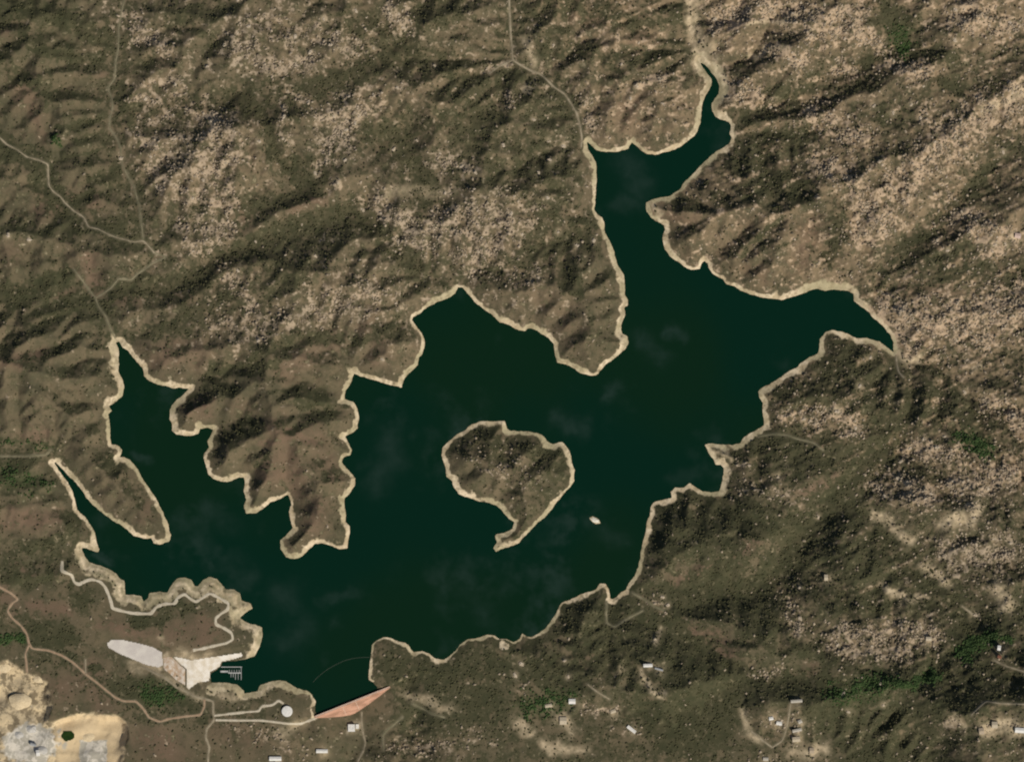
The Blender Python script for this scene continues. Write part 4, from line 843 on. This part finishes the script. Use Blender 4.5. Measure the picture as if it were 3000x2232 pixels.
# ------------------------------------------------------------------ granite outcrops one can pick out
def ico(sub):
    import bmesh
    b = bmesh.new(); bmesh.ops.create_icosphere(b, subdivisions=sub, radius=1.0)
    V = np.array([v.co[:] for v in b.verts]); F = np.array([[v.index for v in f.verts] for f in b.faces]); b.free()
    return V, F
IV, IF = ico(3)
protos = []
for k in range(7):
    d = 1 + .45 * perlin(IV[:, 0] * 1.4 + k * 5, IV[:, 1] * 1.4 + IV[:, 2] * 1.1, k) + .22 * perlin(IV[:, 0] * 3.1, IV[:, 1] * 3.1 + IV[:, 2] * 2.3 + k * 3, k + 20)
    V = IV * d[:, None] * np.array([1.25, .8, .5]); V[:, 2] = np.round(V[:, 2] * 5 + .2 * IV[:, 0]) / 5 * .5 + V[:, 2] * .5
    me = bpy.data.meshes.new('granite_outcrop'); me.from_pydata(V.tolist(), [], IF.tolist()); me.update(); me.materials.append(MAT['rock'])
    protos.append(me)
used = []
def outcrop(x, y, r, rz):
    o = bpy.data.objects.new('granite_outcrop', protos[len(used) % 7]); COL.objects.link(o)
    o.location = (x, y, float(ground(x, y)) + .1 * r); o.scale = (r, r, r * .9); o.rotation_euler = (0, 0, rz)
    used.append((x, y))
    if x < -1600: lab, g = 'pale granite outcrop, a bright spot in the brushy hills of the far west', 'outcrops in the western hills'
    elif y > 200 and x < 350: lab, g = 'bleached granite outcrop in the bouldery hills northwest of the lake', 'outcrops in the northwestern hills'
    elif y > 0: lab, g = 'pale granite outcrop on the streaked tan slopes northeast of the lake', 'outcrops on the northeastern slopes'
    else: lab, g = 'pale granite outcrop among dark scrub southeast of the lake', 'outcrops in the southeastern scrub'
    tag(o, lab, 'rock outcrop', g)
for tl, s in SPOTS.items():
    for a in s.split():
        u, v = map(float, a.split(',')); x, y = tile(tl, u, v)
        if G.sample(sdf, x, y) > 12: outcrop(x, y, random.uniform(8.5, 12.5), random.uniform(0, 3.1))
wsel = (M_L * (1 - w_q) * (sdf > 45) * (d_rd > 25) * (np.abs(X) < 2960) * (np.abs(Y) < 2200)) ** 2
pw = wsel.ravel() / wsel.sum()
cand = RNG.choice(X.size, 1500, replace=False, p=pw)
for c in cand:
    if len(used) >= 290: break
    x, y = X.ravel()[c], Y.ravel()[c]
    if min(math.hypot(x - a, y - b) for a, b in used) > 38: outcrop(x, y, random.uniform(5.5, 8.5), random.uniform(0, 3.1))

# ------------------------------------------------------------------ countless boulders, shrubs, creek woods
def scatter(name, n, weight, vbase, fbase, rmin, rmax, flat, mat, label, tint_lo=0, sink=.15, power=2.2, variants=5, rough=.3):
    w_ = weight.ravel(); p_ = w_ / w_.sum()
    c = RNG.choice(X.size, n, replace=True, p=p_)
    x = X.ravel()[c] + RNG.uniform(-2.5, 2.5, n); y = Y.ravel()[c] + RNG.uniform(-2.5, 2.5, n)
    r = rmin + (rmax - rmin) * RNG.random(n) ** power
    z = ground(x, y)
    VA, FA, TA = [], [], []
    k0 = 0; nb = len(vbase)
    for k in range(variants):
        s = np.arange(k, n, variants); mI = len(s)
        dd = 1 + rough * RNG.normal(size=(mI, nb)).clip(-1.6, 1.6)
        a = RNG.random(mI) * 6.28; el = RNG.uniform(.7, 1.3, mI)
        vx = vbase[None, :, 0] * dd * el[:, None]; vy = vbase[None, :, 1] * dd / el[:, None]; vz = vbase[None, :, 2] * dd * flat
        rx = (vx * np.cos(a)[:, None] - vy * np.sin(a)[:, None]) * r[s][:, None] + x[s][:, None]
        ry = (vx * np.sin(a)[:, None] + vy * np.cos(a)[:, None]) * r[s][:, None] + y[s][:, None]
        rz = (vz - sink * flat) * r[s][:, None] + z[s][:, None] + (flat * r[s] * .55)[:, None]
        VA.append(np.stack([rx, ry, rz], -1).reshape(-1, 3))
        FA.append((fbase[None] + (np.arange(mI) * nb)[:, None, None] + k0).reshape(-1, fbase.shape[1])); k0 += mI * nb
        tn = np.repeat(np.clip(RNG.random(mI), tint_lo, 1), nb)
        TA.append(np.stack([tn, tn, tn, tn * 0 + 1], -1))
    o = mesh_np(name, np.concatenate(VA), np.concatenate(FA), mat, attrs={'tint': np.concatenate(TA)})
    return tag(o, label, kind='stuff')
V1, F1 = ico(1); 
V2, F2 = ico(2)
land = (sdf > 42) * (1 - w_q) * (d_rd > 12) * (w_lot < .01) * (w_rmp < .01) * (pond_d > 1.5) * (1 - np.exp(-(DD / 90) ** 2) * (np.abs(DT - .5) < .6)) * (np.abs(X) < 3250) * (np.abs(Y) < 2500)
lawn = np.clip(.5 + fbm(X, Y, 70, 3, 151), 0, 1) ** 2
scatter('boulder_field', N_BOULD, land * lawn * (rock ** 3 * .5 + M_B * .6 + .004) * (1 - .6 * M_D), V1, F1, 2.5, 9.5, .55, MAT['boulder'], 'countless pale granite boulders strewn over the hills')
scatter('chaparral', N_SHRUB, land * (.13 + M_D * 1.2) * np.clip(.4 + fbm(X, Y, 45, 2, 161), .02, 1), V1, F1, 2.2, 7.5, .6, MAT['shrub'], 'dark green chaparral shrubs covering the hills', power=1.6, rough=.22)
scatter('creek_woodland', N_TREE, land * (M_G ** 1.5) * np.clip(.45 + fbm(X, Y, 60, 2, 171), .02, 1), V2, F2, 3.5, 7.5, .8, MAT['tree'], 'green woodland strung along the creeks', power=1.3, rough=.16)
